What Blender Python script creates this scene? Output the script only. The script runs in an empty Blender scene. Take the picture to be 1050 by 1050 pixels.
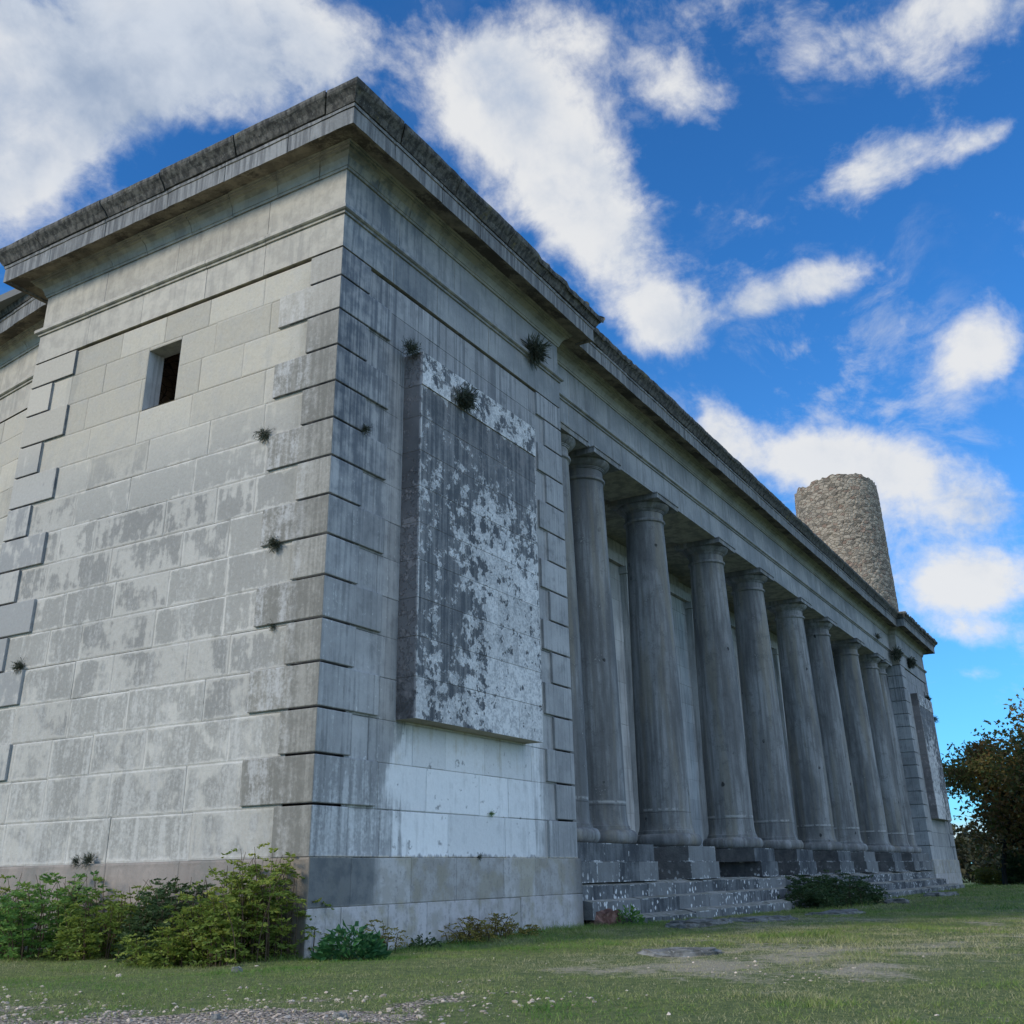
import bpy, bmesh, math, random
import numpy as np
from mathutils import Vector, Matrix
R = math.radians
sc = bpy.context.scene
C = sc.collection

# ------------------------------------------------------------------ camera
CAM = np.array([-11.71, -10.24, 1.0])
YAW, PIT, ROL, FPX, SHY = R(59.7593), R(22.8404), R(-1.1205), 1040.286, -67.12
fw = np.array([math.sin(YAW)*math.cos(PIT), math.cos(YAW)*math.cos(PIT), math.sin(PIT)])
r0 = np.array([math.cos(YAW), -math.sin(YAW), 0.0]); u0 = np.cross(r0, fw)
rt = math.cos(ROL)*r0 + math.sin(ROL)*u0
up = -math.sin(ROL)*r0 + math.cos(ROL)*u0
cd = bpy.data.cameras.new('camera'); cam = bpy.data.objects.new('camera', cd); C.objects.link(cam)
M4 = Matrix(((rt[0], up[0], -fw[0], CAM[0]), (rt[1], up[1], -fw[1], CAM[1]), (rt[2], up[2], -fw[2], CAM[2]), (0, 0, 0, 1)))
cam.matrix_world = M4
cd.sensor_width = 36; cd.sensor_fit = 'HORIZONTAL'; cd.lens = FPX/1050*36
cd.shift_y = SHY/1050; cd.clip_start = 0.1; cd.clip_end = 6000
sc.camera = cam

# ------------------------------------------------------------------ light
SUN_EL, SUN_A = R(26), R(28)                 # the sun stands to the left, a little behind the long front
SUND = Vector((-math.cos(SUN_EL)*math.cos(SUN_A), math.cos(SUN_EL)*math.sin(SUN_A), math.sin(SUN_EL)))
sd = bpy.data.lights.new('sun', 'SUN'); sun = bpy.data.objects.new('sun', sd); C.objects.link(sun)
sd.energy = 2.5; sd.angle = R(16); sd.color = (1.0, .90, .76)
sun.rotation_euler = (-SUND).to_track_quat('-Z', 'Y').to_euler()
sc.view_settings.view_transform = 'Standard'; sc.view_settings.look = 'None'
sc.view_settings.gamma = 1; sc.view_settings.use_curve_mapping = False
sc.view_settings.exposure = 0.2

# ------------------------------------------------------------------ node helpers
NT = None
class S:
    def __init__(s, k): s.k = k
    def _b(s, op, o, rev=False):
        return mth(op, o, s) if rev else mth(op, s, o)
    def __add__(s, o): return s._b('ADD', o)
    def __radd__(s, o): return s._b('ADD', o, True)
    def __sub__(s, o): return s._b('SUBTRACT', o)
    def __rsub__(s, o): return s._b('SUBTRACT', o, True)
    def __mul__(s, o): return s._b('MULTIPLY', o)
    def __rmul__(s, o): return s._b('MULTIPLY', o, True)
    def __truediv__(s, o): return s._b('DIVIDE', o)
def put(sock, v):
    if isinstance(v, S): NT.links.new(v.k, sock)
    elif isinstance(v, tuple) and len(v) == 3 and sock.type == 'RGBA': sock.default_value = (*v, 1)
    else: sock.default_value = v
def mth(op, a, b=None, c=None, clamp=False):
    n = NT.nodes.new('ShaderNodeMath'); n.operation = op; n.use_clamp = clamp
    put(n.inputs[0], a)
    if b is not None: put(n.inputs[1], b)
    if c is not None: put(n.inputs[2], c)
    return S(n.outputs[0])
def mx(a, b): return mth('MAXIMUM', a, b)
def mn(a, b): return mth('MINIMUM', a, b)
def vm(op, a, b=None):
    n = NT.nodes.new('ShaderNodeVectorMath'); n.operation = op
    put(n.inputs[0], a)
    if b is not None: put(n.inputs[1], b)
    return S(n.outputs['Value' if op in ('DOT_PRODUCT', 'LENGTH', 'DISTANCE') else 'Vector'])
def vmul(a, t): return vm('MULTIPLY', a, t)
def vadd(a, t): return vm('ADD', a, t)
def pos():
    return S(NT.nodes.new('ShaderNodeNewGeometry').outputs['Position'])
def nrm():
    return S(NT.nodes.new('ShaderNodeNewGeometry').outputs['True Normal'])
def xyz(v):
    n = NT.nodes.new('ShaderNodeSeparateXYZ'); put(n.inputs[0], v)
    return S(n.outputs[0]), S(n.outputs[1]), S(n.outputs[2])
def cxyz(x, y, z):
    n = NT.nodes.new('ShaderNodeCombineXYZ'); put(n.inputs[0], x); put(n.inputs[1], y); put(n.inputs[2], z)
    return S(n.outputs[0])
def noise(v, scale, detail=4, rough=.55, dist=0, col=False):
    n = NT.nodes.new('ShaderNodeTexNoise'); put(n.inputs['Vector'], v)
    n.inputs['Scale'].default_value = scale; n.inputs['Detail'].default_value = detail
    n.inputs['Roughness'].default_value = rough; n.inputs['Distortion'].default_value = dist
    return S(n.outputs['Color' if col else 0])
def vor(v, scale, feat='F1', out='Distance', rnd=1.0):
    n = NT.nodes.new('ShaderNodeTexVoronoi'); n.feature = feat; put(n.inputs['Vector'], v)
    n.inputs['Scale'].default_value = scale; n.inputs['Randomness'].default_value = rnd
    return S(n.outputs[out])
def ss(v, a, b, c=0.0, d=1.0, lin=False):
    n = NT.nodes.new('ShaderNodeMapRange'); n.interpolation_type = 'LINEAR' if lin else 'SMOOTHSTEP'
    put(n.inputs['Value'], v); n.inputs['From Min'].default_value = a; n.inputs['From Max'].default_value = b
    n.inputs['To Min'].default_value = c; n.inputs['To Max'].default_value = d
    return S(n.outputs[0])
def mix(f, a, b, mode='MIX'):
    n = NT.nodes.new('ShaderNodeMix'); n.data_type = 'RGBA'; n.blend_type = mode
    put(n.inputs[0], f); put(n.inputs[6], a); put(n.inputs[7], b)
    return S(n.outputs[2])
def gain(col, f):                                   # colour times a value
    n = NT.nodes.new('ShaderNodeVectorMath'); n.operation = 'SCALE'
    put(n.inputs[0], col); put(n.inputs['Scale'], f)
    return S(n.outputs[0])
def attr(name, out='Fac'):
    n = NT.nodes.new('ShaderNodeAttribute'); n.attribute_name = name
    return S(n.outputs[out])
def edge():                                         # distance to the edge of the stone, metres
    a = NT.nodes.new('ShaderNodeUVMap'); a.uv_map = 'EA'
    b = NT.nodes.new('ShaderNodeUVMap'); b.uv_map = 'EB'
    ax, ay, _ = xyz(S(a.outputs[0])); bx, by, _ = xyz(S(b.outputs[0]))
    return mn(ax, ay), mn(bx, by), bx, by
def begin(name):
    global NT
    m = bpy.data.materials.new(name); m.use_nodes = True; NT = m.node_tree
    return m, NT.nodes['Principled BSDF']
def finish(b, col, rough=.9, bump=None, dist=.02, strength=1.0, spec=.25):
    put(b.inputs['Base Color'], col); put(b.inputs['Roughness'], rough)
    b.inputs['Specular IOR Level'].default_value = spec
    if bump is not None:
        n = NT.nodes.new('ShaderNodeBump'); n.inputs['Distance'].default_value = dist
        n.inputs['Strength'].default_value = strength
        put(n.inputs['Height'], bump); NT.links.new(n.outputs[0], b.inputs['Normal'])

# ------------------------------------------------------------------ world: sky and clouds
w = bpy.data.worlds.new('World'); sc.world = w; w.use_nodes = True; NT = w.node_tree
bg = NT.nodes['Background']; bg.inputs['Strength'].default_value = 0.15
sky = NT.nodes.new('ShaderNodeTexSky'); sky.sky_type = 'NISHITA'; sky.sun_disc = False
sky.sun_elevation = SUN_EL; sky.sun_rotation = math.atan2(SUND.x, SUND.y)
sky.air_density = 1.0; sky.dust_density = 0.25; sky.ozone_density = 3.0; sky.altitude = 200
D = S(NT.nodes.new('ShaderNodeTexCoord').outputs['Generated'])
def pdir(x, y):
    d = rt*(x-525) + up*(525+SHY-y) + fw*FPX
    return d/np.linalg.norm(d)
# x, y (direction as seen from the meadow), half width, half height, tilt, density, greyness
CLOUDS = [(70,60,230,118,-14,1.25,.9), (285,45,118,74,5,1.0,.45), (30,150,110,36,-22,.75,.35), (-150,120,200,200,0,1.1,.7),
(500,85,46,60,25,1.0,.05), (565,165,104,66,52,1.15,.3), (632,250,86,60,50,1.1,.35), (690,335,62,46,10,1.2,.1), 
  (835,290,66,30,-8,1.1,.0), (770,318,40,24,-20,.8,.1), (850,48,120,44,18,.9,.1), (985,10,100,40,0,.95,.1), (890,172,74,30,-22,.9,.0),
  (1010,140,48,17,-25,.78,.0), (705,95,62,34,25,.8,.05), (590,20,40,40,40,.4,.1), (1012,358,58,46,-25,1.05,.1),
  (795,462,105,44,2,1.1,.2), (900,472,85,36,6,.8,.5), (730,425,32,50,0,.7,.1), (1005,597,76,38,-4,1.25,.05), (1010,650,90,22,4,.75,.3),
  (765,225,70,14,15,.42,.1), (880,368,55,26,-30,.45,.1), (1000,525,150,42,0,.62,.8), (920,325,36,18,-30,.42,0),
  (1010,690,50,11,0,.5,.2), (920,860,260,26,0,.7,.15)]
dsum = None; gsum = None
for (x, y, a, b_, rot, amp, gr) in CLOUDS:
    c = pdir(x, y)
    ex = pdir(x + math.cos(R(rot)), y + math.sin(R(rot))) - c; ex -= c*np.dot(c, ex); k = np.linalg.norm(ex); ex /= k
    ey = np.cross(c, ex)
    px = vm('DOT_PRODUCT', D, tuple(ex/(a*k))); py = vm('DOT_PRODUCT', D, tuple(ey/(b_*k)))
    q = px*px + py*py
    g = mth('EXPONENT', q*-1.0)*ss(vm('DOT_PRODUCT', D, tuple(c)), .2, .5)*amp
    dsum = g if dsum is None else dsum + g
    if gr: gsum = g*gr if gsum is None else gsum + g*gr
wv = vadd(D, vmul(vm('SUBTRACT', noise(D, 4.0, 3, .5, 0, True), (.5, .5, .5)), (.10, .10, .10)))
f1 = noise(wv, 5.5, 9, .58); f2 = noise(wv, 17.0, 8, .62)
dx, dy, dz = xyz(D)
back = ss(vm('DOT_PRODUCT', D, tuple(fw)), .45, .05)*ss(vm('DOT_PRODUCT', D, (.68, -.70, .22)), -.6, .2, .55, 1.0)
behind = ss(noise(D, 2.2, 3, .5), .36, .56)*back*1.1  # cloud cover added out of view to light the long front
f4 = noise(vmul(wv, (1, 1, 1.6)), 48.0, 5, .65)
dens = dsum*(.55 + f1*1.0) + behind + (f1 - .5)*1.7 + (f2 - .5)*1.25 + (f4 - .5)*.5
wisp = noise(vmul(vadd(wv, vmul(noise(D, 2.5, 2, .5, 0, True), (.25, .25, .12))), (1.0, 1.6, 3.2)), 6.0, 9, .66)
veil = ss(wisp, .50, .74)*ss(noise(D, 2.6, 3, .5), .40, .62)*.55*ss(dz, -.02, .03)
alpha = mx(ss(dens, .34, 1.20), veil)*ss(dz, -.02, .03)
thick = ss(dens, .75, 1.6)
f3 = noise(vadd(wv, (.035, -.02, .05)), 5.5, 6, .55)
f5 = noise(vadd(wv, (.012, -.008, .02)), 17.0, 6, .62)
relief = ss((f1 - f3)*1.1 + (f2 - f5)*.45 + (f4 - .5)*.12 + ss(dens, 1.9, .8)*.12, -.24, .22)
grey = mth('MULTIPLY', ss(gsum, .15, .95), ss(noise(wv, 6.0, 5, .55), .3, .62), clamp=True)
ccol = mix(relief, (2.6, 3.1, 3.95), (4.75, 4.8, 4.85))
ccol = mix(grey*.85, ccol, mix(relief, (1.75, 2.25, 3.1), (3.5, 3.9, 4.5)))
side = ss(vm('DOT_PRODUCT', D, (.68, -.70, .22)), -.35, .85)
ccol = mix(back, ccol, mix(side, (3.2, 4.1, 5.6), (9.8, 11.2, 13.2)))              # unseen clouds behind the camera, added brighter to light the front and columns
skc = vmul(S(sky.outputs[0]), (.24, .70, 1.12))
skc = mix(ss(dz, .55, .02)*.22, skc, (1.6, 3.2, 5.2))
put(bg.inputs['Color'], mix(alpha*.96, skc, ccol))
w.cycles.sampling_method = 'AUTOMATIC'

# ------------------------------------------------------------------ stone materials
M = {}
def stone_common():
    P = pos(); x, y, z = xyz(P)
    return P, x, y, z
# sun-facing ashlar of the end wall
m, b = begin('ashlar_end_wall'); M['ashlar_end'] = m
P, x, y, z = stone_common(); eu, ev, eb, et = edge(); tone = attr('tone')
ed = mn(eu, ev)
n1 = noise(P, .8, 5, .6); n2 = noise(vmul(P, (6, 6, .55)), 1.3, 4, .6); n3 = noise(P, 16, 4, .65); n4 = noise(P, 3.3, 5, .62)
low = ss(z, 9.6, 7.0)
film = ss(n1*.9 + tone*.24 + n4*.85 + (n2-.5)*.6 + ss(ed, 0, .09)*.22 + (n3-.5)*.25 - .25, .80, .97)*low
film = mx(film, ss(n1 + n2*.5, .80, .95)*.35)
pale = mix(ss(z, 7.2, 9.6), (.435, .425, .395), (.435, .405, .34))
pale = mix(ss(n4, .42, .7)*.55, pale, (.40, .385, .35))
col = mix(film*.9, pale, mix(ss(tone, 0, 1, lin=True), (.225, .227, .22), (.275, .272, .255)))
col = mix(ss(n2*.5+n3*.25+n4*.25 + ss(z, 5.5, 1.5)*.07, .50, .66)*.62*ss(z, 8.5, 4.0), col, (.51, .505, .485))
col = mix(ss(ed, .035, .0)*ss(noise(P, 2.2, 3), .45, .6)*low*.75, col, (.54, .53, .50))
old = ss(y + (n4-.5)*.9, 1.35, .35)*ss(z, 12.2, 10.0)
streak = noise(vmul(P, (9, 9, .3)), 1.2, 4, .6)
col = mix(old*.8, col, mix(ss(streak*.5 + n4*.5, .4, .6), (.215, .21, .185), (.33, .32, .285)))
base = ss(z, 1.275, 1.265)
bc = mix(ss(n4, .4, .62), (.26, .23, .21), mix(ss(n1, .42, .55), (.31, .27, .245), (.21, .20, .185)))
bc = mix(ss(n3*.5 + n2*.5, .5, .62)*.5, bc, (.19, .17, .155))
col = mix(base, col, mix(ss(y, 1.0, .5), bc, (.22, .19, .16)))
top = ss(z, 13.0, 13.9)
col = gain(vmul(col, (1.0, .995, .965)), .78 + tone*.20 + n3*.30)
col = mix(ss(noise(P, 45, 2), .66, .72)*.5, col, (.16, .15, .14))
bump = n3*.5 + n4*1.0 + film*-.25 + ss(ed, .0, .03)*.6 + noise(P, 60, 3)*.15
finish(b, col, .92, bump, .02, .8)

# shaded ashlar of the long front
m, b = begin('ashlar_front'); M['ashlar_front'] = m
P, x, y, z = stone_common(); eu, ev, eb, et = edge(); tone = attr('tone'); ed = mn(eu, ev)
n1 = noise(P, .7, 5, .6); n2 = noise(vmul(P, (7, 7, .42)), 1.3, 5, .62); n3 = noise(P, 16, 4, .65); n4 = noise(P, 3.1, 5, .62)
stk = noise(vmul(P, (14, 14, .22)), 1.0, 4, .6)
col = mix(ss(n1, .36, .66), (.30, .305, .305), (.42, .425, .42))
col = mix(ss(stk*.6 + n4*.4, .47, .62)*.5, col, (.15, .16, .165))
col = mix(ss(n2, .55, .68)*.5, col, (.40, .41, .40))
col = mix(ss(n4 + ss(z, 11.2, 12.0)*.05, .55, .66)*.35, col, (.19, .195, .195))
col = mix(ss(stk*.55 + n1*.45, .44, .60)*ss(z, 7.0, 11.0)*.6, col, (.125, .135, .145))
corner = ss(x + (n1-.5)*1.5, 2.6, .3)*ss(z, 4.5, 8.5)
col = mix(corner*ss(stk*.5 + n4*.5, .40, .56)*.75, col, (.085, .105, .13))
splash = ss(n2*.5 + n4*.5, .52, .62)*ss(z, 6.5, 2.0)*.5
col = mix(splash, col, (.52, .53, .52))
# washed bare patch under the tablet
nw = noise(P, 1.1, 5, .65)
wx = ss(x + (nw-.5)*2.4 + (n2-.5)*2.4, 1.55, 2.35)*ss(x + (nw-.5)*1.6 + (n2-.5)*2.4, 7.2, 6.3)
wz = ss(z + (n2-.5)*.3, 1.28, 1.33)*ss(z + (n2-.5)*1.1 - ss(x, 1.9, 2.6)*.6, 3.15, 2.85)
wash = wx*wz*ss(n4 + (noise(P, 9, 4) - .5)*.5, .27, .36)
wash2 = ss(x, 2.0, 1.6)*ss(n2*.5 + n3*.25 + n4*.25 - ss(z, 2.0, 2.7)*.05, .44, .58)*ss(z, 2.75, 2.6)*ss(z, 1.27, 1.3)*.6
wash3 = ss(n2*.6 + n3*.4, .58, .63)*ss(z, 9.5, 3.0)*ss(x, 2.2, 1.7)*.7
wmask = mx(wash, mx(wash2, wash3))
wcol = mix(ss(n2*.5 + n4*.5, .50, .66)*.6, (.75, .76, .75), mix(ss(z, 2.4, 3.1), (.55, .56, .55), (.50, .46, .36)))
col = mix(wmask, col, wcol)
# the two courses of the base
base = ss(z, 1.275, 1.265)
bcol = mix(ss(n4, .42, .6), (.37, .355, .33), (.46, .45, .435))
bcol = mix(ss(noise(P, 1.4, 4), .48, .6)*.6, bcol, (.35, .32, .24))
bcol = mix(ss(z, .62, .60)*ss(n4, .35, .6)*.7, bcol, (.50, .48, .485))
bcol = mix(ss(n3*.6 + n2*.4, .5, .64)*.55, bcol, (.20, .195, .19))
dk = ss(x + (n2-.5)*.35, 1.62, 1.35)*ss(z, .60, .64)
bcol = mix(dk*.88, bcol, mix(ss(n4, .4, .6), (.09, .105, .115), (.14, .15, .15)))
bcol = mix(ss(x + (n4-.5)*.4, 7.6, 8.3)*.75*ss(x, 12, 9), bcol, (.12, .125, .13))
col = mix(base, col, bcol)
col = mix(ss(mth('ABSOLUTE', z - 1.278), .03, .0)*ss(n3, .4, .55)*.8, col, (.62, .56, .44))
# dark grime at the foot of the quoins beside the tablet and up under the cornice
col = gain(col, .80 + tone*.24 + n3*.22)
bump = n3*.35 + n4*.5 + ss(ed, .0, .012)*.5 + noise(P, 60, 3)*.15
finish(b, col, .9, bump, .02, .8)

# blank tablet, black crust flaking off white stone
m, b = begin('flaking_tablet'); M['tablet'] = m
P, x, y, z = stone_common(); eu, ev, eb, et = edge(); tone = attr('tone'); ed = mn(eu, ev)
xr = mth('PINGPONG', x - 28.3, 40.0); u = 28.3 - xr           # the same pattern mirrored on the far tablet
n1 = noise(P, .55, 3, .5); n2 = noise(P, 2.6, 8, .72); n3 = noise(P, 22, 4, .65); n5 = noise(P, 7.5, 6, .7)
stk = noise(vmul(P, (10, 10, .35)), 1.1, 4, .6)
crust = mix(ss(stk*.55 + n2*.45, .40, .60), (.10, .11, .12), (.25, .255, .255))
crust = mix(ss(n2, .5, .62)*.5, crust, (.25, .235, .23))
bare = mix(ss(n5*.6 + n3*.4, .44, .60), (.74, .74, .72), (.42, .43, .43))
lean = u - 2.0 + (z - 9.0)*.22 + (n2-.5)*2.2
side = ss(lean, .2, 1.9)*ss(u + (n1-.5)*.8, 6.6, 6.0)
zz = ss(z + (n1-.5)*1.2, 9.0, 6.4)
mk = n2*.8 + n5*.55 + side*zz*.125 + ss(z, 5.4, 3.6)*.075 - ss(z, 7.4, 9.0)*.05*ss(z, 9.4, 9.3)
mk = mk + ss(z, 9.33, 9.40)*.07 - ss(mth('ABSOLUTE', u - 5.6), .6, .0)*ss(z, 6.0, 7.5)*ss(z, 9.4, 9.3)*.07
mk = mk + (n3-.5)*.14
flake = ss(mk, .705, .75)
col = mix(flake, crust, bare)
col = mix(ss(mn(mth('ABSOLUTE', u - 1.985), mth('ABSOLUTE', u - 6.245)), .05, .01)*ss(n5, .44, .52)*.9, col, (.66, .65, .62))
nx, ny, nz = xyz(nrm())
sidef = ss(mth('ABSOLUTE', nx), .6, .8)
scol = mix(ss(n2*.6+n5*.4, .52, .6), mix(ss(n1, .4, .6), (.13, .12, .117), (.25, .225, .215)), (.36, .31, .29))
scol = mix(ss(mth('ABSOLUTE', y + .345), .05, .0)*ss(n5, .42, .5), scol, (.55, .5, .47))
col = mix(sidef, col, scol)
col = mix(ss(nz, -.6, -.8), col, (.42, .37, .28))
bump = flake*.55 + n3*.3 + n2*.4
finish(b, gain(col, .85 + tone*.2), .9, bump, .02, .9)

# columns
m, b = begin('column_stone'); M['column'] = m
P, x, y, z = stone_common()
n1 = noise(vmul(P, (.9, .9, .22)), 1.5, 6, .65); n2 = noise(vmul(P, (6, 6, .28)), 1.2, 6, .66); n3 = noise(P, 18, 4, .65); n4 = noise(P, 3.0, 5, .62)
col = mix(ss(n1, .36, .64), (.15, .155, .155), (.32, .328, .325))
col = mix(ss(n2, .44, .6)*.6, col, (.125, .125, .12))
col = mix(ss(noise(vmul(P, (2.6, 2.6, .25)), 1.0, 4), .50, .66)*.6, col, (.25, .23, .18))
col = mix(ss(n4*.6 + n3*.4, .53, .60)*.45, col, (.10, .10, .10))
col = mix(ss(mth('ABSOLUTE', z - 2.52 + (n4-.5)*.06), .05, .0)*ss(n4, .45, .55)*.7, col, (.50, .50, .48))
col = mix(ss(n3*.6 + n4*.4, .62, .66)*.6, col, (.42, .42, .40))
col = gain(col, .82 + n3*.36)
joint = ss(mth('ABSOLUTE', z - 2.44), .012, .004)
col = mix(joint*.6, col, (.08, .08, .08))
vo = vor(vmul(vadd(P, vmul(noise(P, 7, 3, .6, 0, True), (.12, .12, .12))), (1, 1, .75)), 1.9); pit = ss(vo, .13, .08)*ss(noise(P, .9, 2), .55, .6)
col = mix(pit*.85, col, (.03, .03, .03))
bump = n3*.4 + n4*.4 - joint*.4 - pit*.6 + n2*.2
finish(b, col, .9, bump, .02, .8)

# entablature (architrave, frieze), warm where it faces the sun side
def entab(name, c0, c1, streak, warm):
    m, b = begin(name)
    P, x, y, z = stone_common()
    n1 = noise(P, .8, 5, .6); n2 = noise(vmul(P, (7, 7, .5)), 1.2, 5, .62); n3 = noise(P, 18, 4, .65); n4 = noise(P, 3.0, 5, .62)
    tone = attr('tone')
    nx, ny, nz = xyz(nrm())
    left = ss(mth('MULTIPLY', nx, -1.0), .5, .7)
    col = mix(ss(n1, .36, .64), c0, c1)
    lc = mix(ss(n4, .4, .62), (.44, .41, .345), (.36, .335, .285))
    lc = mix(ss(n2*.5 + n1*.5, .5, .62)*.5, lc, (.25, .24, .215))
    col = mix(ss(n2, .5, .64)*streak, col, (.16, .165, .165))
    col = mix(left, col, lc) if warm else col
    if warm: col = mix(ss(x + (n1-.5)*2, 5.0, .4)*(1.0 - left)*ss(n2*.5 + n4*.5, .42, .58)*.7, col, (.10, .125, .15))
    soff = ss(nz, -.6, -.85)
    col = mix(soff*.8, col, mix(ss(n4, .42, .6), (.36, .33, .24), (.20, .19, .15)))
    col = gain(col, .80 + n3*.26 + tone*.20)
    finish(b, col, .9, n3*.4 + n4*.4, .02, .7)
    return m
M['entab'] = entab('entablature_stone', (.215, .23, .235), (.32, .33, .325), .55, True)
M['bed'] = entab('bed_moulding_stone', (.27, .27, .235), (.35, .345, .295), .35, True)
M['porch'] = entab('porch_wall_stone', (.44, .45, .45), (.56, .57, .56), .45, False)
# cornice fascia and dark gutter
m, b = begin('cornice_stone'); M['fascia'] = m
P, x, y, z = stone_common(); tone = attr('tone')
n1 = noise(P, 1.1, 5, .6); n2 = noise(vmul(P, (9, 9, .6)), 1.2, 5, .62); n3 = noise(P, 20, 4, .65); n4 = noise(P, 3.0, 6, .65)
nx, ny, nz = xyz(nrm())
col = mix(ss(n2, .38, .62), (.125, .13, .132), (.25, .255, .25))
col = mix(ss(n1, .5, .62)*.5, col, (.13, .135, .135))
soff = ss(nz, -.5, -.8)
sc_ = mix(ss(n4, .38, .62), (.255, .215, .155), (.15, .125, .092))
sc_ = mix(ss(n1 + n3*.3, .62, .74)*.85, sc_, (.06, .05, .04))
col = mix(soff, col, sc_)  # soffit colour darkened, shade painted in against the strong bounce light
finish(b, gain(col, .8 + n3*.3 + tone*.2), .92, n3*.5 + n4*.5, .025, .8)
m, b = begin('weathered_gutter'); M['gutter'] = m
P, x, y, z = stone_common(); tone = attr('tone')
n2 = noise(vmul(P, (8, 8, 1.2)), 1.2, 5, .62); n3 = noise(P, 26, 4, .7); n4 = noise(P, 4.0, 6, .65)
nx, ny, nz = xyz(nrm())
col = mix(ss(n2, .4, .62), (.055, .055, .052), (.145, .139, .124))
col = mix(ss(n4, .55, .66)*.5, col, (.22, .215, .19))
col = mix(ss(n3, .62, .68)*.6, col, (.36, .36, .33))
col = mix(ss(noise(P, 1.6, 4), .60, .68)*.6*ss(n4, .45, .6), col, (.20, .17, .06))
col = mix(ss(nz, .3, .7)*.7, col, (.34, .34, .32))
finish(b, gain(col, .85 + n3*.3), .95, n3*.4 + n4*.4, .02, .8)
# steps and plinths: black crust with white lichen
m, b = begin('lichen_steps'); M['steps'] = m
P, x, y, z = stone_common(); tone = attr('tone'); eu, ev, eb, et = edge(); ed = mn(eu, ev)
n1 = noise(P, 1.2, 5, .6); n2 = noise(vmul(P, (6, 6, .9)), 1.2, 5, .62); n3 = noise(P, 20, 4, .65); n4 = noise(P, 3.5, 6, .65)
nx, ny, nz = xyz(nrm())
col = mix(ss(n1*.6 + n2*.4, .4, .6), (.06, .066, .072), (.155, .165, .17))
col = mix(ss(tone, .55, .9)*.5, col, (.24, .245, .24))
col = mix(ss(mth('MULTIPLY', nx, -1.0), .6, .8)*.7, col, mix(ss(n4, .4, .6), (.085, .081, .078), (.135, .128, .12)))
sp = vor(vmul(vadd(P, vmul(noise(P, 8, 2, .5, 0, True), (.09, .09, .09))), (1, 1, .85)), 7.5)
spot = ss(sp + (n3-.5)*.35, .36, .26)*ss(noise(P, 1.3, 4), .46, .54)*ss(z, 1.15, .7)
spot = mx(spot, ss(mn(ev, eu), .03, .0)*ss(n4*.7 + n3*.3 + noise(P, 1.1, 2)*.3, .68, .74))
col = mix(spot*.9, col, (.72, .73, .72))
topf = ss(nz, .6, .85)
col = mix(topf*.75, col, mix(ss(n4, .42, .58), (.36, .345, .30), (.22, .215, .165)))  # upward faces paler: sky light on the step lips put into the colour
finish(b, gain(col, .8 + n3*.3 + tone*.15), .92, n3*.5 + n4*.8 + spot*.2, .03, .9)
m, b = begin('window_inner_stone'); M['inner'] = m
P, x, y, z = stone_common()
n4 = noise(P, 4.0, 6, .65)
br = vor(vmul(P, (1, 1, 1.8)), 4.0, 'DISTANCE_TO_EDGE')
col = mix(ss(n4, .4, .6), (.16, .12, .085), (.27, .205, .15))
col = mix(ss(br, .06, .02), col, (.05, .042, .035))
finish(b, col, .95, n4, .03, .8)
m, b = begin('roof_lead'); M['roof'] = m
P = pos(); finish(b, mix(noise(P, 2.0, 4), (.12, .12, .115), (.2, .2, .19)), .8, noise(P, 12, 3), .02, .4)
# rubble of the round tower
m, b = begin('rubble_masonry'); M['rubble'] = m
P, x, y, z = stone_common()
q = vmul(vadd(P, vmul(noise(P, 2.0, 3, .5, 0, True), (.30, .30, .20))), (1, 1, 1.7))
ed_ = vor(q, 2.7, 'DISTANCE_TO_EDGE'); cell = vor(q, 2.7, 'F1', 'Color')
cx_, cy_, cz_ = xyz(cell)
n3 = noise(P, 7, 5, .65); n1 = noise(P, .22, 4, .6)
col = mix(cx_, (.30, .25, .19), (.41, .35, .27))
col = mix(ss(cy_, .70, .85)*.75, col, (.135, .115, .092))
col = mix(ss(cz_, .82, .92)*.7, col, (.26, .17, .125))
col = mix(ss(ed_, .07, .02)*.6, col, mix(ss(n1, .4, .6), (.30, .25, .18), (.10, .085, .065)))
col = gain(col, .70 + n3*.55)
col = mix(ss(n1, .55, .68)*.3, col, (.17, .155, .13))
finish(b, col, .95, ss(ed_, .0, .14) + n3*.5, .06, .8)

# ------------------------------------------------------------------ vegetation, ground materials
def leafmat(name, cols, trans=.35, rough=.55, var=.5):
    m, b = begin(name); tone = attr('tone')
    P = pos()
    n = noise(P, 1.3, 3)
    t = tone*.75 + (n-.5)*var + .12
    r = NT.nodes.new('ShaderNodeValToRGB'); put(r.inputs[0], t)
    els = r.color_ramp.elements
    while len(els) < len(cols): els.new(.5)
    for i, c in enumerate(cols):
        els[i].position = i/(len(cols)-1); els[i].color = (*c, 1)
    col = S(r.outputs[0])
    put(b.inputs['Base Color'], col); b.inputs['Roughness'].default_value = rough
    b.inputs['Specular IOR Level'].default_value = .25
    tr = NT.nodes.new('ShaderNodeBsdfTranslucent'); put(tr.inputs[0], gain(col, 1.3))
    ms = NT.nodes.new('ShaderNodeMixShader'); ms.inputs[0].default_value = trans
    NT.links.new(b.outputs[0], ms.inputs[1]); NT.links.new(tr.outputs[0], ms.inputs[2])
    out = [n for n in NT.nodes if n.type == 'OUTPUT_MATERIAL'][0]
    NT.links.new(ms.outputs[0], out.inputs[0])
    return m
M['leaf_green'] = leafmat('leaf_green', [(.03, .075, .02), (.075, .17, .04), (.14, .26, .055), (.24, .31, .07)])
M['leaf_olive'] = leafmat('leaf_olive', [(.055, .09, .02), (.15, .21, .038), (.26, .30, .055), (.40, .33, .06)])
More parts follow.
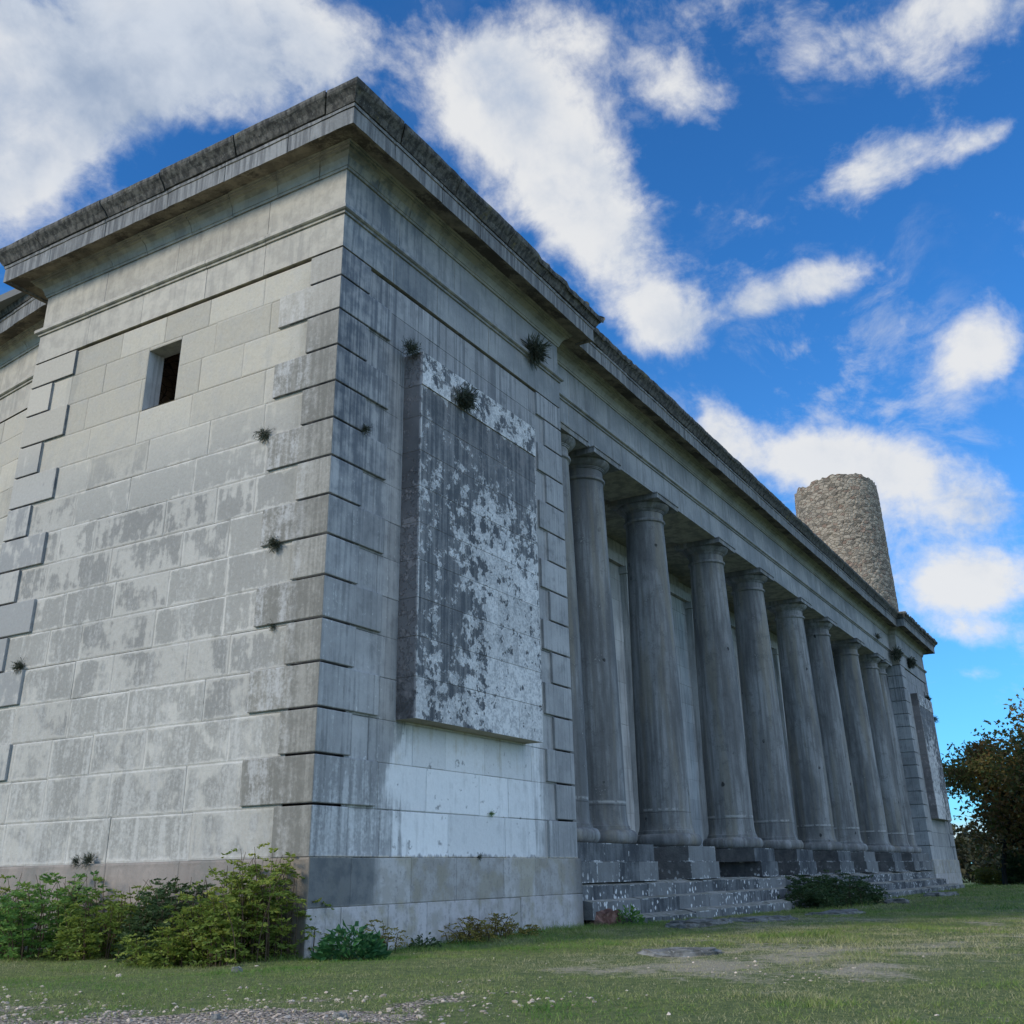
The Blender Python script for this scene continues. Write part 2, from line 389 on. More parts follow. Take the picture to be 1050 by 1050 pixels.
M['leaf_broad'] = leafmat('leaf_broad', [(.02, .065, .022), (.04, .125, .042), (.075, .18, .06)], .3, .4)
M['leaf_autumn'] = leafmat('leaf_autumn', [(.10, .07, .028), (.18, .14, .04), (.30, .25, .055), (.12, .16, .04)], .35)
M['leaf_dark'] = leafmat('leaf_dark', [(.018, .035, .016), (.045, .08, .03), (.08, .125, .042)], .3)
M['leaf_tree'] = leafmat('leaf_tree', [(.08, .05, .02), (.22, .12, .038), (.12, .145, .04), (.27, .20, .05)], .3)
M['leaf_tree_green'] = leafmat('leaf_tree_green', [(.03, .045, .018), (.075, .10, .03), (.12, .14, .042)], .3)
M['leaf_yellow'] = leafmat('leaf_yellow', [(.10, .08, .015), (.25, .19, .03), (.36, .26, .04)], .35)
M['wall_weed'] = leafmat('wall_weed', [(.03, .04, .032), (.075, .09, .06), (.15, .145, .10)], .2)
M['wood'] = leafmat('distant_wood', [(.020, .026, .018), (.04, .05, .03), (.075, .07, .035), (.06, .075, .035)], .2)
M['blade'] = leafmat('grass_blades', [(.065, .15, .028), (.13, .235, .045), (.24, .29, .08), (.37, .34, .18), (.50, .45, .29)], .3, .6, .2)
m, b = begin('bark'); M['bark'] = m
P = pos(); n4 = noise(vmul(P, (4, 4, 1)), 3.0, 5, .6)
finish(b, mix(n4, (.02, .017, .014), (.06, .05, .04)), .95, n4, .03, .8)
m, b = begin('twig'); M['twig'] = m
P = pos(); finish(b, mix(noise(P, 9, 3), (.05, .035, .022), (.11, .08, .05)), .9)
# ground
m, b = begin('meadow_soil'); M['ground'] = m
P, x, y, z = stone_common()
n1 = noise(P, .35, 5, .6); n2 = noise(P, 1.4, 6, .62); n3 = noise(P, 9, 5, .65); n4 = noise(P, 45, 4, .65)
grav = attr('gravel'); dry = attr('dry')
col = mix(ss(n3*.5 + n4*.5, .40, .60), (.07, .10, .03), (.17, .19, .065))
col = mix(ss(dry*.8 + (n2-.5)*.9 + (n3-.5)*.6, .42, .72), col, mix(ss(n4, .4, .62), (.24, .21, .14), (.40, .355, .255)))
pv = vor(vmul(P, (1, 1, 1)), 34, 'F1', 'Color'); pd = vor(P, 34)
p1, p2, p3 = xyz(pv)
pc = mix(p1, (.34, .265, .195), (.66, .55, .44)); pc = mix(ss(p2, .7, .9)*.7, pc, (.15, .15, .15))
pc = mix(ss(pd, .42, .62), pc, (.10, .085, .065))
gm = ss(grav + (n2-.5)*.9 + (n3-.5)*.7, .45, .62)
col = mix(gm, col, pc)
finish(b, col, .95, n3*.4 + n4*.5 + gm*pd*-.8, .03, .9)
m, b = begin('pale_stone'); M['pebble'] = m
P = pos(); tone = attr('tone')
col = mix(ss(tone, 0, 1, lin=True), (.31, .25, .19), (.70, .59, .48))
finish(b, gain(col, .75 + noise(P, 30, 3)*.5), .9, noise(P, 40, 3), .01, .6)
m, b = begin('fallen_slab'); M['slab'] = m
P = pos(); n4 = noise(P, 3.2, 5, .6); n3 = noise(P, 18, 4, .65)
col = mix(ss(n4, .38, .62), (.10, .10, .09), (.235, .235, .22)); col = mix(ss(n3, .58, .66)*.5, col, (.42, .42, .40))
finish(b, col, .92, n3 + n4, .03, .9)
m, b = begin('red_rubble'); M['redrub'] = m
P = pos(); n4 = noise(P, 4.2, 5, .6)
finish(b, mix(ss(n4, .4, .6), (.10, .05, .038), (.21, .125, .10)), .95, n4, .06, 1.0)

# ------------------------------------------------------------------ mesh builder
RNG = random.Random(7)
class MB:
    def __init__(s): s.v = []; s.f = []; s.t = []; s.ea = []; s.eb = []
    def quad(s, pts, tone=.5, size=None):
        """four points, u along 0->1, v along 1->2; edge distances for the shader"""
        i = len(s.v); s.v += [tuple(p) for p in pts]; s.f.append((i, i+1, i+2, i+3)); s.t.append(tone)
        a = (Vector(pts[1]) - Vector(pts[0])).length; h = (Vector(pts[2]) - Vector(pts[1])).length
        s.ea += [(0, a), (a, 0), (a, 0), (0, a)]; s.eb += [(0, h), (0, h), (h, 0), (h, 0)]
    def poly(s, pts, tone=.5):
        i = len(s.v); s.v += [tuple(p) for p in pts]; s.f.append(tuple(range(i, i+len(pts)))); s.t.append(tone)
        s.ea += [(1, 1)]*len(pts); s.eb += [(1, 1)]*len(pts)
    def box(s, lo, hi, tone=None, skip=''):
        if tone is None: tone = RNG.random()
        (x0, y0, z0), (x1, y1, z1) = lo, hi
        F = {'-y': [(x0,y0,z0),(x1,y0,z0),(x1,y0,z1),(x0,y0,z1)], '+y': [(x1,y1,z0),(x0,y1,z0),(x0,y1,z1),(x1,y1,z1)],
             '-x': [(x0,y1,z0),(x0,y0,z0),(x0,y0,z1),(x0,y1,z1)], '+x': [(x1,y0,z0),(x1,y1,z0),(x1,y1,z1),(x1,y0,z1)],
             '+z': [(x0,y0,z1),(x1,y0,z1),(x1,y1,z1),(x0,y1,z1)], '-z': [(x0,y1,z0),(x1,y1,z0),(x1,y0,z0),(x0,y0,z0)]}
        for k, p in F.items():
            if k not in skip.split(): s.quad(p, tone)
    def build(s, name, mat, parent=None, weld=False, bevel=0, smooth=False):
        me = bpy.data.meshes.new(name); me.from_pydata(s.v, [], s.f)
        A = me.uv_layers.new(name='EA'); B = me.uv_layers.new(name='EB')
        A.data.foreach_set('uv', np.array(s.ea, 'f').ravel()); B.data.foreach_set('uv', np.array(s.eb, 'f').ravel())
        at = me.attributes.new('tone', 'FLOAT', 'FACE'); at.data.foreach_set('value', np.array(s.t, 'f'))
        if weld:
            bm = bmesh.new(); bm.from_mesh(me); bmesh.ops.remove_doubles(bm, verts=bm.verts, dist=1e-4)
            bm.to_mesh(me); bm.free()
        me.materials.append(mat)
        if smooth: me.polygons.foreach_set('use_smooth', [True]*len(me.polygons))
        o = bpy.data.objects.new(name, me); C.objects.link(o)
        if parent: o.parent = parent
        if bevel:
            bv = o.modifiers.new('bevel', 'BEVEL'); bv.width = bevel; bv.segments = 2; bv.limit_method = 'ANGLE'
        return o
def npmesh(name, V, F, mat, tone=None, parent=None, smooth=False, extra=None):
    """V (n,3), F (m,k) all faces with k corners"""
    V = np.asarray(V, 'f'); F = np.asarray(F, 'i'); mN, k = F.shape
    me = bpy.data.meshes.new(name)
    me.vertices.add(len(V)); me.vertices.foreach_set('co', V.ravel())
    me.loops.add(mN*k); me.loops.foreach_set('vertex_index', F.ravel())
    me.polygons.add(mN); me.polygons.foreach_set('loop_start', np.arange(0, mN*k, k, dtype='i'))
    me.update(calc_edges=True)
    if tone is not None:
        at = me.attributes.new('tone', 'FLOAT', 'FACE'); at.data.foreach_set('value', np.asarray(tone, 'f'))
    for kk, vv in (extra or {}).items():
        at = me.attributes.new(kk, 'FLOAT', 'POINT'); at.data.foreach_set('value', np.asarray(vv, 'f'))
    me.polygons.foreach_set('use_smooth', np.full(mN, bool(smooth)))
    if smooth == 'angle': me.set_sharp_from_angle(angle=R(32))
    me.materials.append(mat)
    o = bpy.data.objects.new(name, me); C.objects.link(o)
    if parent: o.parent = parent
    return o
def thing(name, label, cat, loc=(0, 0, 0), group=None):
    o = bpy.data.objects.new(name, None); C.objects.link(o); o.location = loc; o.empty_display_size = .3
    tag(o, label, cat, group); return o
def tag(o, label, cat, group=None, kind=None):
    o['label'] = label; o['category'] = cat
    if group: o['group'] = group
    if kind: o['kind'] = kind
    return o
def lathe(prof, seg=56, a0=0.0, a1=2*math.pi):
    V = []; F = []
    n = seg
    for (r_, z_) in prof:
        for i in range(n):
            a = a0 + (a1-a0)*i/n
            V.append((r_*math.cos(a), r_*math.sin(a), z_))
    for j in range(len(prof)-1):
        for i in range(n):
            F.append((j*n+i, j*n+(i+1) % n, (j+1)*n+(i+1) % n, (j+1)*n+i))
    return V, F

# ------------------------------------------------------------------ terrain
def sstep(a, b_, t):
    t = np.clip((t-a)/(b_-a), 0, 1); return t*t*(3-2*t)
def gz(x, y):
    x = np.asarray(x, float); y = np.asarray(y, float)
    far = sstep(8, 22, x)*-.14 - sstep(58, 84, x)*.45 - sstep(84, 300, np.hypot(x, y))*3.0
    wob = .022*np.sin(x*.9+y*.4)*np.sin(y*1.1-.3*x) + .012*np.sin(x*2.7+1)*np.sin(y*2.3+x*.8)
    return far + wob*sstep(60, 20, np.hypot(x+6, y+6))
def vnoise(x, y, s, seed=0):
    """cheap value noise"""
    x = x*s; y = y*s; xi = np.floor(x).astype(int); yi = np.floor(y).astype(int); fx = x-xi; fy = y-yi
    def h(a, c):
        t = np.sin(a*127.1 + c*311.7 + seed*74.7)*43758.5453
        return t - np.floor(t)
    fx = fx*fx*(3-2*fx); fy = fy*fy*(3-2*fy)
    return (h(xi, yi)*(1-fx)+h(xi+1, yi)*fx)*(1-fy) + (h(xi, yi+1)*(1-fx)+h(xi+1, yi+1)*fx)*fy
def fbm(x, y, s, seed=0, o=4):
    t = 0; a = .5; n = 0
    for i in range(o):
        t = t + a*vnoise(x, y, s*2**i, seed+i); n += a; a *= .5
    return t/n
def gravel_w(x, y):
    """how stony the track is (1 = all pebbles)"""
    d = (x+4.75)*.80 + (y+4.6)*.28                        # edge of the track runs past the end wall
    g = sstep(1.9, -1.3, d + (fbm(x, y, .55, 5)-.5)*3.0 + (fbm(x, y, 2.6, 15)-.5)*2.4) * sstep(-6.4, -4.7, y + (fbm(x, y, .7, 9)-.5)*1.6)
    p2 = sstep(.64, .74, fbm(x, y, .42, 21))*.08
    return np.clip(np.maximum(g, p2*sstep(-.5, -2.5, y)), 0, 1)
def dry_w(x, y):
    n = fbm(x, y, .33, 3)*.7 + fbm(x, y, 1.1, 8)*.3
    near = sstep(-2.0, -6.5, y - x*.28)*sstep(24, 5, x)
    return np.clip((n-.24)*2.2*(.34+.66*near) + .16*near*(fbm(x, y, 2.8, 33) > .5), 0, 1)
def axis(lo, hi, c0, c1, fine, grow):
    a = list(np.arange(c0, c1, fine)); s_ = fine; t = c1
    while t < hi: a.append(t); s_ *= grow; t += s_
    a.append(hi); s_ = fine; t = c0-fine
    while t > lo: a.insert(0, t); s_ *= grow; t -= s_
    a.insert(0, lo); return np.array(a)
gx = axis(-1500, 2500, -12, 24, .18, 1.22); gy = axis(-1800, 1800, -14, 12, .18, 1.22)
XX, YY = np.meshgrid(gx, gy, indexing='ij')
ZZ = gz(XX, YY) + (fbm(XX, YY, 1.7, 2)-.5)*.05*sstep(40, 15, np.hypot(XX, YY))
V = np.stack([XX.ravel(), YY.ravel(), ZZ.ravel()], 1)
ni, nj = XX.shape
ii, jj = np.meshgrid(np.arange(ni-1), np.arange(nj-1), indexing='ij'); a = (ii*nj+jj).ravel()
F = np.stack([a, a+nj, a+nj+1, a+1], 1)
g = npmesh('ground', V, F, M['ground'], smooth=True, extra={'gravel': gravel_w(XX, YY).ravel(), 'dry': dry_w(XX, YY).ravel()})
g['kind'] = 'structure'
def ground_z(x, y):
    return gz(x, y) + (fbm(x, y, 1.7, 2)-.5)*.05*sstep(40, 15, np.hypot(x, y))

# ------------------------------------------------------------------ the building
bld = thing('colonnaded_building', 'long grey stone classical building with a row of smooth columns between two end pavilions', 'building')
CZ = [1.27, 1.96, 2.66, 3.32, 3.99, 4.66, 5.33, 6.00, 6.67, 7.34, 8.02, 8.70, 9.39, 10.10, 10.77, 11.365]
def ashlar(mb, o, ux, un, courses, u0, u1, wmin, wmax, rng, holes=(), g=.005, dep=.022):
    o = Vector(o); ux = Vector(ux); un = Vector(un); Z = Vector((0, 0, 1))
    pt = lambda u_, z_, d_: o + ux*u_ + Z*(z_-o.z) + un*d_
    for ci in range(len(courses)-1):
        z0, z1 = courses[ci], courses[ci+1]
        u_ = u0; first = True
        while u_ < u1-1e-6:
            wd = rng.uniform(wmin, wmax)*(rng.uniform(.4, .9) if first else 1); first = False
            e = u_+wd
            if u1-e < wmin*.55: e = u1
            rects = [(u_, e, z0, z1)]
            for (hu0, hu1, hz0, hz1) in holes:
                nr = []
                for (a, b_, c, d) in rects:
                    if b_ <= hu0 or a >= hu1 or d <= hz0 or c >= hz1: nr.append((a, b_, c, d)); continue
                    if a < hu0: nr.append((a, hu0, c, d))
                    if b_ > hu1: nr.append((hu1, b_, c, d))
                    m0, m1 = max(a, hu0), min(b_, hu1)
                    if c < hz0: nr.append((m0, m1, c, hz0))
                    if d > hz1: nr.append((m0, m1, hz1, d))
                rects = nr
            tone = rng.random()
            for (a, b_, c, d) in rects:
                gl, gr_, gb, gt = [g*rng.choice((.08, .1, .3, .5, .9, 1.5)) for _ in range(4)]
                a2, b2, c2, d2 = a+gl, b_-gr_, c+gb, d-gt
                if b2-a2 < .02 or d2-c2 < .02: continue
                pf = rng.uniform(-.003, .003)
                q = [pt(a2, c2, pf), pt(b2, c2, pf), pt(b2, d2, pf), pt(a2, d2, pf)]
                mb.quad(q, tone)
                k = [pt(a2, c2, -dep), pt(b2, c2, -dep), pt(b2, d2, -dep), pt(a2, d2, -dep)]
                for i in range(4):
                    j = (i+1) % 4; mb.quad([k[i], k[j], q[j], q[i]], tone)
                mb.quad([pt(a, c, -dep), pt(b_, c, -dep), pt(b_, d, -dep), pt(a, d, -dep)], .15)
            u_ = e
FD = .05                                               # field of the wall lies 5 cm behind the quoins
WIN = (4.0, 4.90, 9.40, 10.70)                         # window in the end wall: y0, y1, z0, z1
rng = random.Random(11)
COUR = CZ
# --- end wall (faces the track)
mb = MB()
ashlar(mb, (FD, 0, 0), (0, -1, 0), (-1, 0, 0), COUR, -7.90, -.62, .9, 1.9, rng, [(-WIN[1], -WIN[0], WIN[2], WIN[3])])
ashlar(mb, (-.05, 0, 0), (0, -1, 0), (-1, 0, 0), [-.4, .60, 1.268], -8.55, .05, 1.1, 2.1, rng)
mb.quad([(-.05, 8.55, 1.268), (-.05, -.05, 1.268), (.10, -.05, 1.268), (.10, 8.55, 1.268)], .5)
endw = mb.build('end_wall', M['ashlar_end'], bld)
# window: reveals cut deep through the wall
mb = MB(); y0, y1, z0, z1 = WIN; D0, D1 = FD, .42
mb.quad([(D0, y1, z0), (D1, y1, z0), (D1, y1, (z0+z1)/2), (D0, y1, (z0+z1)/2)], .5)
mb.quad([(D0, y1, (z0+z1)/2), (D1, y1, (z0+z1)/2), (D1, y1, z1), (D0, y1, z1)], .7)
mb.quad([(D1, y0, z0), (D0, y0, z0), (D0, y0, z1), (D1, y0, z1)], .5)
mb.quad([(D0, y0, z0), (D1, y0, z0), (D1, y1, z0), (D0, y1, z0)], .5)
mb.quad([(D1, y0, z1), (D0, y0, z1), (D0, y1, z1), (D1, y1, z1)], .5)
win = mb.build('window', M['porch'], bld)
mb = MB(); mb.box((D1-.15, y0-.8, z0-1.0), (D1+1.6, y1+.9, z1+.9), .5)
mb2 = MB()
yy0, yy1, zz0, zz1, xx0, xx1 = y0-.02, y1+.9, z0-.5, z1+.6, D1+.002, D1+1.5
mb2.quad([(xx1, yy1, zz0), (xx1, yy0, zz0), (xx1, yy0, zz1), (xx1, yy1, zz1)])
mb2.quad([(xx0, yy1, zz0), (xx1, yy1, zz0), (xx1, yy1, zz1), (xx0, yy1, zz1)])
mb2.quad([(xx0, yy0, zz0), (xx1, yy0, zz0), (xx1, yy0, zz1), (xx0, yy0, zz1)])
mb2.quad([(xx0, yy0, zz1), (xx1, yy0, zz1), (xx1, yy1, zz1), (xx0, yy1, zz1)])
mb2.quad([(xx0, yy0, zz0), (xx1, yy0, zz0), (xx1, yy1, zz0), (xx0, yy1, zz0)])
mb2.build('window_chamber', M['inner'], win)
# --- front of the near and the far pavilion, return walls, porch wall, rear
PX = [(0.0, 8.2), (48.4, 56.6)]
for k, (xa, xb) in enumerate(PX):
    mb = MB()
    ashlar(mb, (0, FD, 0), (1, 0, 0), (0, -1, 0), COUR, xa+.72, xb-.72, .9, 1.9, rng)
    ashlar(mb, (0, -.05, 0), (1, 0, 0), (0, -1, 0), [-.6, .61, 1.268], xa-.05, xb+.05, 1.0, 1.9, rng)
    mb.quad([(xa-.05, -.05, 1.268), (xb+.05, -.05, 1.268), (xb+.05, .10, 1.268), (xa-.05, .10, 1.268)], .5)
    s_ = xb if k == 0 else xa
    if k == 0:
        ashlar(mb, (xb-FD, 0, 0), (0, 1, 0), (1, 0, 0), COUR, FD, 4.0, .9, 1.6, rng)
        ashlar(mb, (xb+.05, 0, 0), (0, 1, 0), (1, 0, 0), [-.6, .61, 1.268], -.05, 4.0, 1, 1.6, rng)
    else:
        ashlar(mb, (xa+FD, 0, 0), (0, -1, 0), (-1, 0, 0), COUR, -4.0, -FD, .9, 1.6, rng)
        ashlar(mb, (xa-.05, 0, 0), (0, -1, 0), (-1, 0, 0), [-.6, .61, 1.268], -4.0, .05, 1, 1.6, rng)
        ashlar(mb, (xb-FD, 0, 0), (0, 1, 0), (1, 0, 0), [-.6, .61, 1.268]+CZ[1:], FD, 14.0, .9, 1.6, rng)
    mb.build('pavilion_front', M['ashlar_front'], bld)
# quoins: one rusticated chain per corner; blocks alternate long and short
def quoins(corner, sx, sy, lx, ly, short_first, mat):
    mb = MB(); cx, cy = corner
    for i in range(len(CZ)-1):
        z0, z1 = CZ[i]+.004, CZ[i+1]
        s = (i % 2 == 0) == short_first
        ax = lx[0] if s else lx[1]; ay = ly[0] if s else ly[1]
        g = .036
        j = RNG.uniform(-.003, .003)
        lo = [min(cx, cx+sx*ax), min(cy, cy+sy*ay), z0 + (g if i else 0)]; hi = [max(cx, cx+sx*ax), max(cy, cy+sy*ay), z1]
        mb.box(lo, hi, RNG.random())
    return mb.build('quoin_chain', mat, bld, weld=False, bevel=.014)
MQ = {}
for nm in ('ashlar_end', 'ashlar_front'): pass
# two-sided corner stones: end-wall look towards the track, front look towards the meadow
def corner_mat():
    m = M['ashlar_front'].copy(); m.name = 'corner_quoin_stone'
    global NT
    NT = m.node_tree; b = NT.nodes['Principled BSDF']
    old = b.inputs['Base Color'].links[0].from_socket
    P = pos(); x, y, z = xyz(P); nx, ny, nz = xyz(nrm()); tone = attr('tone'); eu, ev, eb, et = edge(); ed = mn(eu, ev)
    n4 = noise(P, 3.3, 5, .62); n3 = noise(P, 16, 4, .65)
    streak = noise(vmul(P, (9, 9, .3)), 1.2, 4, .6); n2 = noise(vmul(P, (6, 6, .55)), 1.3, 4, .6)
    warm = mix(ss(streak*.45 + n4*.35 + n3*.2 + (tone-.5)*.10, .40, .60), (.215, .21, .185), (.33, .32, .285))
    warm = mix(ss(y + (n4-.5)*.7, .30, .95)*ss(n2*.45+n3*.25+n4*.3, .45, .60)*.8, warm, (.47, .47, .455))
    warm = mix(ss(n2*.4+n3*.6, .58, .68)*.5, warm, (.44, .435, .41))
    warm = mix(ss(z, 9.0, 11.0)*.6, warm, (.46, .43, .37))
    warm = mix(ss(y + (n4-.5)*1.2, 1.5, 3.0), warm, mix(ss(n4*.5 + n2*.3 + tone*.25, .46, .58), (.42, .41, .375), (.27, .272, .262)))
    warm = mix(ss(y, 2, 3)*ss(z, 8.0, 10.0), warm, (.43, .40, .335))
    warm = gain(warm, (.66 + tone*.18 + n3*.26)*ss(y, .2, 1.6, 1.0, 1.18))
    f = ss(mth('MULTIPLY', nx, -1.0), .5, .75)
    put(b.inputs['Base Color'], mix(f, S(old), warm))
    return m
M['corner'] = corner_mat()
quoins((0, 0), 1, 1, (.82, 1.47), (.72, 1.42), True, M['corner'])
quoins((8.2, 0), -1, 1, (.82, 1.17), (.8, 1.1), False, M['ashlar_front'])
quoins((0, 8.55), 1, -1, (.6, 1.0), (.72, 1.36), False, M['corner'])
quoins((48.4, 0), 1, 1, (.82, 1.17), (.8, 1.1), False, M['ashlar_front'])
quoins((56.6, 0), -1, 1, (.82, 1.47), (.8, 1.4), True, M['ashlar_front'])
# wing that runs on behind the end wall
mb = MB()
wdir = Vector((.14, 1, 0)).normalized(); wn = Vector((-wdir.y, wdir.x, 0))
ashlar(mb, Vector((1.0, 8.5, 0)) + wdir*14, -wdir, wn, [-.4, .6]+CZ, 0, 14.0, .9, 1.7, rng)
mb.quad([(FD, 8.55, -.4), (1.3, 8.55, -.4), (1.3, 8.55, 13.3), (FD, 8.55, 13.3)])
mb.build('wing_wall', M['ashlar_end'], bld)
# porch wall behind the columns, floor and ceiling
mb = MB()
ashlar(mb, (0, 3.6, 0), (1, 0, 0), (0, -1, 0), [.5, 1.3]+CZ[1:-1]+[11.6], 8.2, 48.4, 1.1, 2.0, rng, g=.004)
for xs in (10.2, 13.2, 19.35, 25.35, 31.2, 36.3, 42.0, 46.0):
    mb.box((xs-.17, 3.36, .8), (xs+.17, 3.61, 10.35), .8)
    mb.box((xs-.27, 3.31, 10.35), (xs+.27, 3.61, 10.55), .7); mb.box((xs-.22, 3.335, 10.55), (xs+.22, 3.61, 10.62), .6)
mb.box((8.2, 3.42, 10.62), (48.4, 3.61, 10.95), .6)
mb.build('porch_wall', M['porch'], bld)
mb = MB(); mb.box((8.15, .35, -.5), (48.45, 3.7, .795), .5); mb.build('porch_floor', M['steps'], bld)
XC = [9.45, 11.44, 15.62, 20.88, 25.30, 30.65, 34.85, 40.30, 44.75, 46.75]
mb = MB()
for i in range(14):
    xa = 8.2 + 40.2*i/14; mb.box((xa+.006, 1.85, 11.48), (xa+40.2/14-.006, 3.62, 11.70))
for xc in XC[1:-1]:
    mb.box((xc-.62, 1.8, 11.34), (xc+.62, 3.62, 11.60), .4)
mb.build('porch_ceiling', M['entab'], bld, bevel=.01)
# entablature: architrave with its taenia, frieze, cornice swept along the wall head
PATH = [(3.0, 22.8), (1.0, 8.55), (0, 8.55), (0, 0), (8.2, 0), (8.2, .4), (48.4, .4), (48.4, 0), (56.6, 0), (56.6, 14.0)]
def sweep(name, prof, mat, step=.3, block=(1.2, 1.8), gap=.018, chip=None, seed=1, jit=.006, tones=True, inset=.6):
    """profile (outward, z) along PATH with mitred corners, real stone joints and chipped edges"""
    rg = random.Random(seed); pts = [Vector((p[0], p[1], 0)) for p in PATH]
    V = []; Fc = []; T = []; rings = []
    nseg = len(pts)-1; nr = []
    for i in range(nseg):
        d = (pts[i+1]-pts[i]).normalized(); nr.append(Vector((d.y, -d.x, 0)))     # outward = right of travel
    def mit(i):
        if i == 0: return nr[0]
        if i == nseg: return nr[-1]
        s = nr[i-1]+nr[i]; s.normalize(); return s/s.dot(nr[i])
    for i in range(nseg):
        L = (pts[i+1]-pts[i]).length; d = (pts[i+1]-pts[i])/L
        js = []; t = rg.uniform(*block)*.8
        while t < L-.5: js.append(t); t += rg.uniform(*block)
        ss_ = []; last = 0.0
        marks = [0.0]
        n = max(1, int(L/step))
        marks = sorted(set([round(L*k/n, 4) for k in range(n+1)]))
        marks = [m_ for m_ in marks if all(abs(m_-j) > .05 for j in js)]
        seq = [(m_, 0) for m_ in marks] + [(j-gap, 0) for j in js] + [(j-gap+.001, 1) for j in js] + [(j+gap-.001, 1) for j in js] + [(j+gap, 0) for j in js]
        seq.sort()
        jo = 0; bj = (rg.uniform(-jit, jit), rg.uniform(-jit, jit)); tone = rg.random()
        seg = []
        for (t, ins) in seq:
            f0 = t/L
            mv = None
            while jo < len(js) and t > js[jo]:
                jo += 1; bj = (rg.uniform(-jit, jit), rg.uniform(-jit, jit)); tone = rg.random()
            if f0 < 1e-6 or f0 > 1-1e-6: bj_ = (0, 0)
            else: bj_ = bj
            ring = []
            base_ = pts[i] + d*t
            for (p, z_) in prof:
                pp, zz = p + bj_[0], z_ + bj_[1]
                if ins and p > -.3: pp -= .022*inset; 
                if chip and not ins: 
                    dp, dz = chip(i, t, p, z_, rg); pp += dp; zz += dz
                if f0 < 1e-6: q = pts[i] + mit(i)*pp
                elif f0 > 1-1e-6: q = pts[i+1] + mit(i+1)*pp
                else:
                    # keep clear of the mitre at re-entrant and salient corners
                    a = -(mit(i)*pp).dot(d)*-1; q = base_ + nr[i]*pp
                    lo = (mit(i)*pp).dot(d); hi = L + (mit(i+1)*pp).dot(d)
                    tt = lo + (hi-lo)*f0 if (abs(lo) > 1e-6 or abs(hi-L) > 1e-6) else t
                    q = pts[i] + d*tt + nr[i]*pp
                ring.append((q.x, q.y, zz))
            seg.append((ring, tone))
        b0 = len(V); k = len(prof)
        for (ring, tn) in seg: V += ring
        for a in range(len(seg)-1):
            for c in range(k-1):
                v0 = b0+a*k+c; Fc.append((v0, v0+k, v0+k+1, v0+1)); T.append(seg[a+1][1])
    return npmesh(name, np.array(V), np.array(Fc), mat, T, bld)
ARCH = [(-.5, 11.405), (0, 11.405), (0, 12.08), (.035, 12.085), (.045, 12.12), (.075, 12.13), (.10, 12.15), (.10, 12.215), (.085, 12.235), (0, 12.25)]
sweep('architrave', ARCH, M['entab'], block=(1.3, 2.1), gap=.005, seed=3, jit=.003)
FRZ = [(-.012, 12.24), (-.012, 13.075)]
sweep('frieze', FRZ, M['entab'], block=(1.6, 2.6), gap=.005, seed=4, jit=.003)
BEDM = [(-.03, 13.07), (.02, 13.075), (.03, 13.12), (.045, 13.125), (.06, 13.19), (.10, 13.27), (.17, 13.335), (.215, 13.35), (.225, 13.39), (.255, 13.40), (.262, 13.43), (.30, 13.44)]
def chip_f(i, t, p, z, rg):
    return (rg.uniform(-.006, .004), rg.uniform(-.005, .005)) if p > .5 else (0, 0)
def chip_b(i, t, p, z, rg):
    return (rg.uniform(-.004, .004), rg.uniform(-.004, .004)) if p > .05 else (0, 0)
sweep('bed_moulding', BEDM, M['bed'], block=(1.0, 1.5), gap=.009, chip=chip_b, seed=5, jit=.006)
FASC = [(.27, 13.452), (.60, 13.400), (.612, 13.355), (.68, 13.350), (.685, 13.685), (.705, 13.695), (.715, 13.75), (.66, 13.76)]
sweep('cornice_fascia', FASC, M['fascia'], step=.16, block=(1.2, 1.7), gap=.011, chip=chip_f, seed=6, jit=.008)
GUT = [(.66, 13.775), (.735, 13.77), (.76, 13.81), (.80, 13.88), (.86, 13.945), (.905, 13.99), (.925, 14.03), (.93, 14.095), (.90, 14.13), (.70, 14.165), (.35, 14.20), (-.3, 14.22)]
cn = [0.0]
def chip_g(i, t, p, z, rg):
    if p < .72: return (0, 0)
    if z > 13.95 and p > .8:
        cn[0] = cn[0]*.8 + (rg.uniform(-.006, .005) if i < 3 else rg.uniform(-.012, .009)); dz = min(0, cn[0])
        if i == 3 and t > 5.4:                       # broken stretch near the inner end of the near pavilion
            dz -= (.05 if t < 6.1 else .02 if t < 6.6 else .075)
        if i == 5 and t < 3.5: dz -= rg.uniform(.0, .05)
        if i >= 7: dz -= rg.uniform(-.02, .12)
        return (rg.uniform(-.006, .003) + dz*.35, dz)
    return (rg.uniform(-.004, .003), rg.uniform(-.003, .003))
sweep('cornice_gutter', GUT, M['gutter'], step=.14, block=(1.3, 1.9), gap=.016, chip=chip_g, seed=9, jit=.012, inset=1.6)
# flat roof behind the cornice, rear walls
mb = MB()
mb.box((.3, .3, 13.9), (8.0, 14.0, 14.10), .5); mb.box((8.0, .8, 13.9), (48.6, 14.0, 14.08), .5); mb.box((48.6, .3, 13.9), (56.3, 13.7, 14.10), .5)
mb.box((2.2, 14.0, 13.88), (8.0, 22.6, 14.06), .5)
mb.build('roof', M['roof'], bld)
mb = MB(); mb.box((1.6, 13.85, -.6), (56.5, 14.0, 13.6), .5); mb.build('rear_wall', M['ashlar_front'], bld)
mb = MB(); mb.box((8.2, .45, 11.33), (48.4, 1.80, 11.404), .5)
for i in range(16):
    xa = 8.2+40.2*i/16
mb.box((8.0, 1.78, 11.404), (48.6, 1.80, 13.8), .5); mb.build('architrave_soffit', M['entab'], bld)
